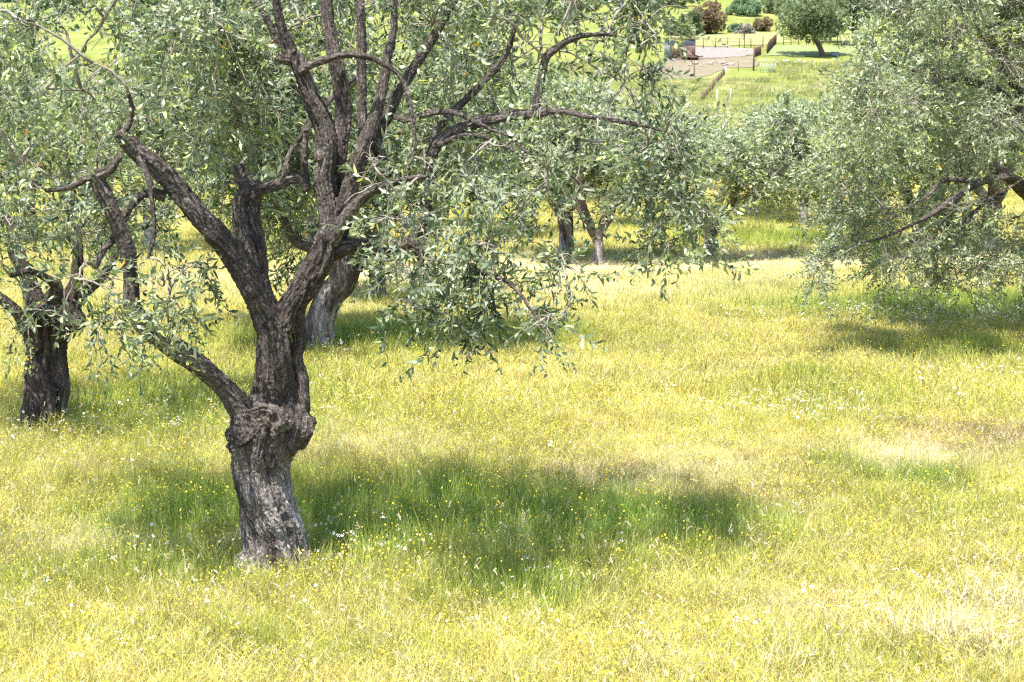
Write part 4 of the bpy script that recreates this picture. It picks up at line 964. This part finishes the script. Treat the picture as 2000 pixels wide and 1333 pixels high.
for i, s in enumerate(SPEC):
    me = tuft(500 + i, *s)
    for m in (M_BLADE, M_YEL, M_WHI, M_SEED): me.materials.append(m)
    TC.objects.link(bpy.data.objects.new('tuft_%02d' % i, me))
for i, s in enumerate(SPEC):       # coarser tufts for far away
    me = tuft(540 + i, s[0], s[1] * .85, s[2] * 1.8, s[3] * 1.9, s[4], s[5], s[6], s[7] * 2, 0)
    for m in (M_BLADE, M_YEL, M_WHI, M_SEED): me.materials.append(m)
    TC.objects.link(bpy.data.objects.new('tuft_%02d' % (i + 10), me))
B_WHITE = blobs([(560, 1105, .7, .25, 1.0), (720, 1095, .5, .2, .8), (1030, 1150, .5, .25, .5), (1560, 820, .6, .4, .8), (1650, 830, .5, .4, .6), (1850, 625, 2.2, .7, 1.2), (650, 690, .5, .4, 1), (300, 840, 1.2, .5, .5), (120, 860, .6, .4, .6), (350, 1230, .6, .3, .4), (1950, 760, .8, .5, .5), (1100, 1230, 1.5, .3, .25)])
B_YELL = blobs([(830, 790, 1.6, .6, .8), (1580, 740, 1.2, .8, .8), (330, 1120, .7, .3, .4), (1850, 800, 1.2, .8, .6), (160, 790, .8, .6, .6), (400, 1290, 1.2, .3, .5), (1600, 560, 3, 2, .4), (700, 700, 1, 1, .5)])
trunks = [(baseA[0], baseA[1], .22), (baseB[0], baseB[1], .20), (baseC[0], baseC[1], .2)]
rg = np.random.default_rng(900)
PT, SC, RT, IX, TI = [], [], [], [], []
for y0, y1, dens, sc0 in ((4.8, 9, 190, .95), (9, 14, 150, 1.0), (14, 22, 95, 1.05), (22, 38, 42, 1.2), (38, 70, 13, 1.6), (70, 125, 2.2, 2.6)):
    hw = .42 * y1 + 1.2; n = int(dens * 2 * hw * (y1 - y0)); x = rg.uniform(-hw, hw, n); y = rg.uniform(y0, y1, n)
    k = np.abs(x) < .40 * y + 1.4
    for tx, ty, trd in trunks: k &= np.hypot(x - tx, y - ty) > trd
    x, y = x[k], y[k]
    if y0 >= 70:                    # keep the yard, dirt and crop strips clear of tufts
        cx0 = x / y
        k = ~((y > 112) & (cx0 > (1270 - 1000) / FPX) & (cx0 < (1500 - 1000) / FPX)); x, y = x[k], y[k]
    n = len(x); gr, st, br = fields(x, y)
    wh = np.clip(sum(s * gauss(x, y, c[0], c[1], rx, ry) for c, rx, ry, s in B_WHITE), 0, 1) * .22 + .003
    ye = np.clip(sum(s * gauss(x, y, c[0], c[1], rx, ry) for c, rx, ry, s in B_YELL) + .5 * n2(x, y, 1.3, 71) + .2, .03, 1) * .36
    u = rg.random(n); ix = np.where(u < .33, 0, np.where(u < .62, 1, 8))
    e = rg.random(n); ix = np.where(e < .22 + .3 * st, np.where(rg.random(n) < .2, 5, 8), ix)
    ix = np.where(rg.random(n) < ye, np.where(rg.random(n) < .5, 2, 3), ix)
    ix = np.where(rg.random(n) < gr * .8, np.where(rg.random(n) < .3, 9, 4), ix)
    ix = np.where((rg.random(n) < .012), 9, ix)
    ix = np.where(rg.random(n) < wh, np.where(rg.random(n) < .5, 6, 7), ix)
    if y0 >= 14: ix = ix + 10
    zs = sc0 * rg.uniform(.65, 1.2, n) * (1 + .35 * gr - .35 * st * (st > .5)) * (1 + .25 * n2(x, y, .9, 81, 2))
    ws = sc0 * rg.uniform(.85, 1.25, n)
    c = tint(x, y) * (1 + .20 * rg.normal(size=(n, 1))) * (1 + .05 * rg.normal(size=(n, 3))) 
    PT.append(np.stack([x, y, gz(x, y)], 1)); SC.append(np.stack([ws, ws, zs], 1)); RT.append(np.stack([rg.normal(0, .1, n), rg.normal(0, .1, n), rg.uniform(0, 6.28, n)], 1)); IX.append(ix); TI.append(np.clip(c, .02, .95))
for px, py, k in ((1890, 1270, 14), (1940, 1180, 6), (1240, 1300, 3), (1550, 1310, 5), (480, 1080, 5), (1000, 1090, 5), (1780, 905, 5)):   # taller dry stalks
    cx, cy = GP(px, py); x = cx + rg.normal(0, .16, k); y = cy + rg.normal(0, .12, k); sc_ = 1.75 if px > 1800 else 1.25
    PT.append(np.stack([x, y, gz(x, y)], 1)); SC.append(np.full((k, 3), sc_) * rg.uniform(.8, 1.1, (k, 1))); RT.append(np.stack([rg.normal(0, .15, k), rg.normal(0, .15, k), rg.uniform(0, 6.28, k)], 1))
    IX.append(np.full(k, 5)); TI.append(np.tile((.5, .45, .26), (k, 1)))
PT, SC, RT, IX, TI = map(np.concatenate, (PT, SC, RT, IX, TI))
me = bpy.data.meshes.new('meadow_grass'); me.vertices.add(len(PT)); me.vertices.foreach_set('co', PT.astype(np.float32).ravel())
for nme, a in (('scl', SC), ('rot', RT), ('tint', TI)):
    at = me.attributes.new(nme, 'FLOAT_VECTOR', 'POINT'); at.data.foreach_set('vector', np.ascontiguousarray(a, np.float32).ravel())
at = me.attributes.new('idx', 'INT', 'POINT'); at.data.foreach_set('value', IX.astype(np.int32))
go = link('meadow_grass', me); tag(go, 'tall dry yellow green meadow grass with tiny yellow and white flowers', 'grass', kind='stuff')
ng = bpy.data.node_groups.new('meadow', 'GeometryNodeTree')
ng.interface.new_socket('Geometry', in_out='INPUT', socket_type='NodeSocketGeometry'); ng.interface.new_socket('Geometry', in_out='OUTPUT', socket_type='NodeSocketGeometry')
gi = ng.nodes.new('NodeGroupInput'); gout = ng.nodes.new('NodeGroupOutput'); ip = ng.nodes.new('GeometryNodeInstanceOnPoints')
ci = ng.nodes.new('GeometryNodeCollectionInfo'); ci.inputs['Collection'].default_value = TC; ci.inputs['Separate Children'].default_value = True; ci.inputs['Reset Children'].default_value = True
def na(n, ty):
    k = ng.nodes.new('GeometryNodeInputNamedAttribute'); k.data_type = ty; k.inputs['Name'].default_value = n; return k.outputs['Attribute']
ng.links.new(gi.outputs[0], ip.inputs['Points']); ng.links.new(ci.outputs[0], ip.inputs['Instance']); ip.inputs['Pick Instance'].default_value = True
ng.links.new(na('idx', 'INT'), ip.inputs['Instance Index']); ng.links.new(na('rot', 'FLOAT_VECTOR'), ip.inputs['Rotation']); ng.links.new(na('scl', 'FLOAT_VECTOR'), ip.inputs['Scale'])
ng.links.new(ip.outputs[0], gout.inputs[0])
md = go.modifiers.new('meadow', 'NODES'); md.node_group = ng
print('tufts', len(PT))
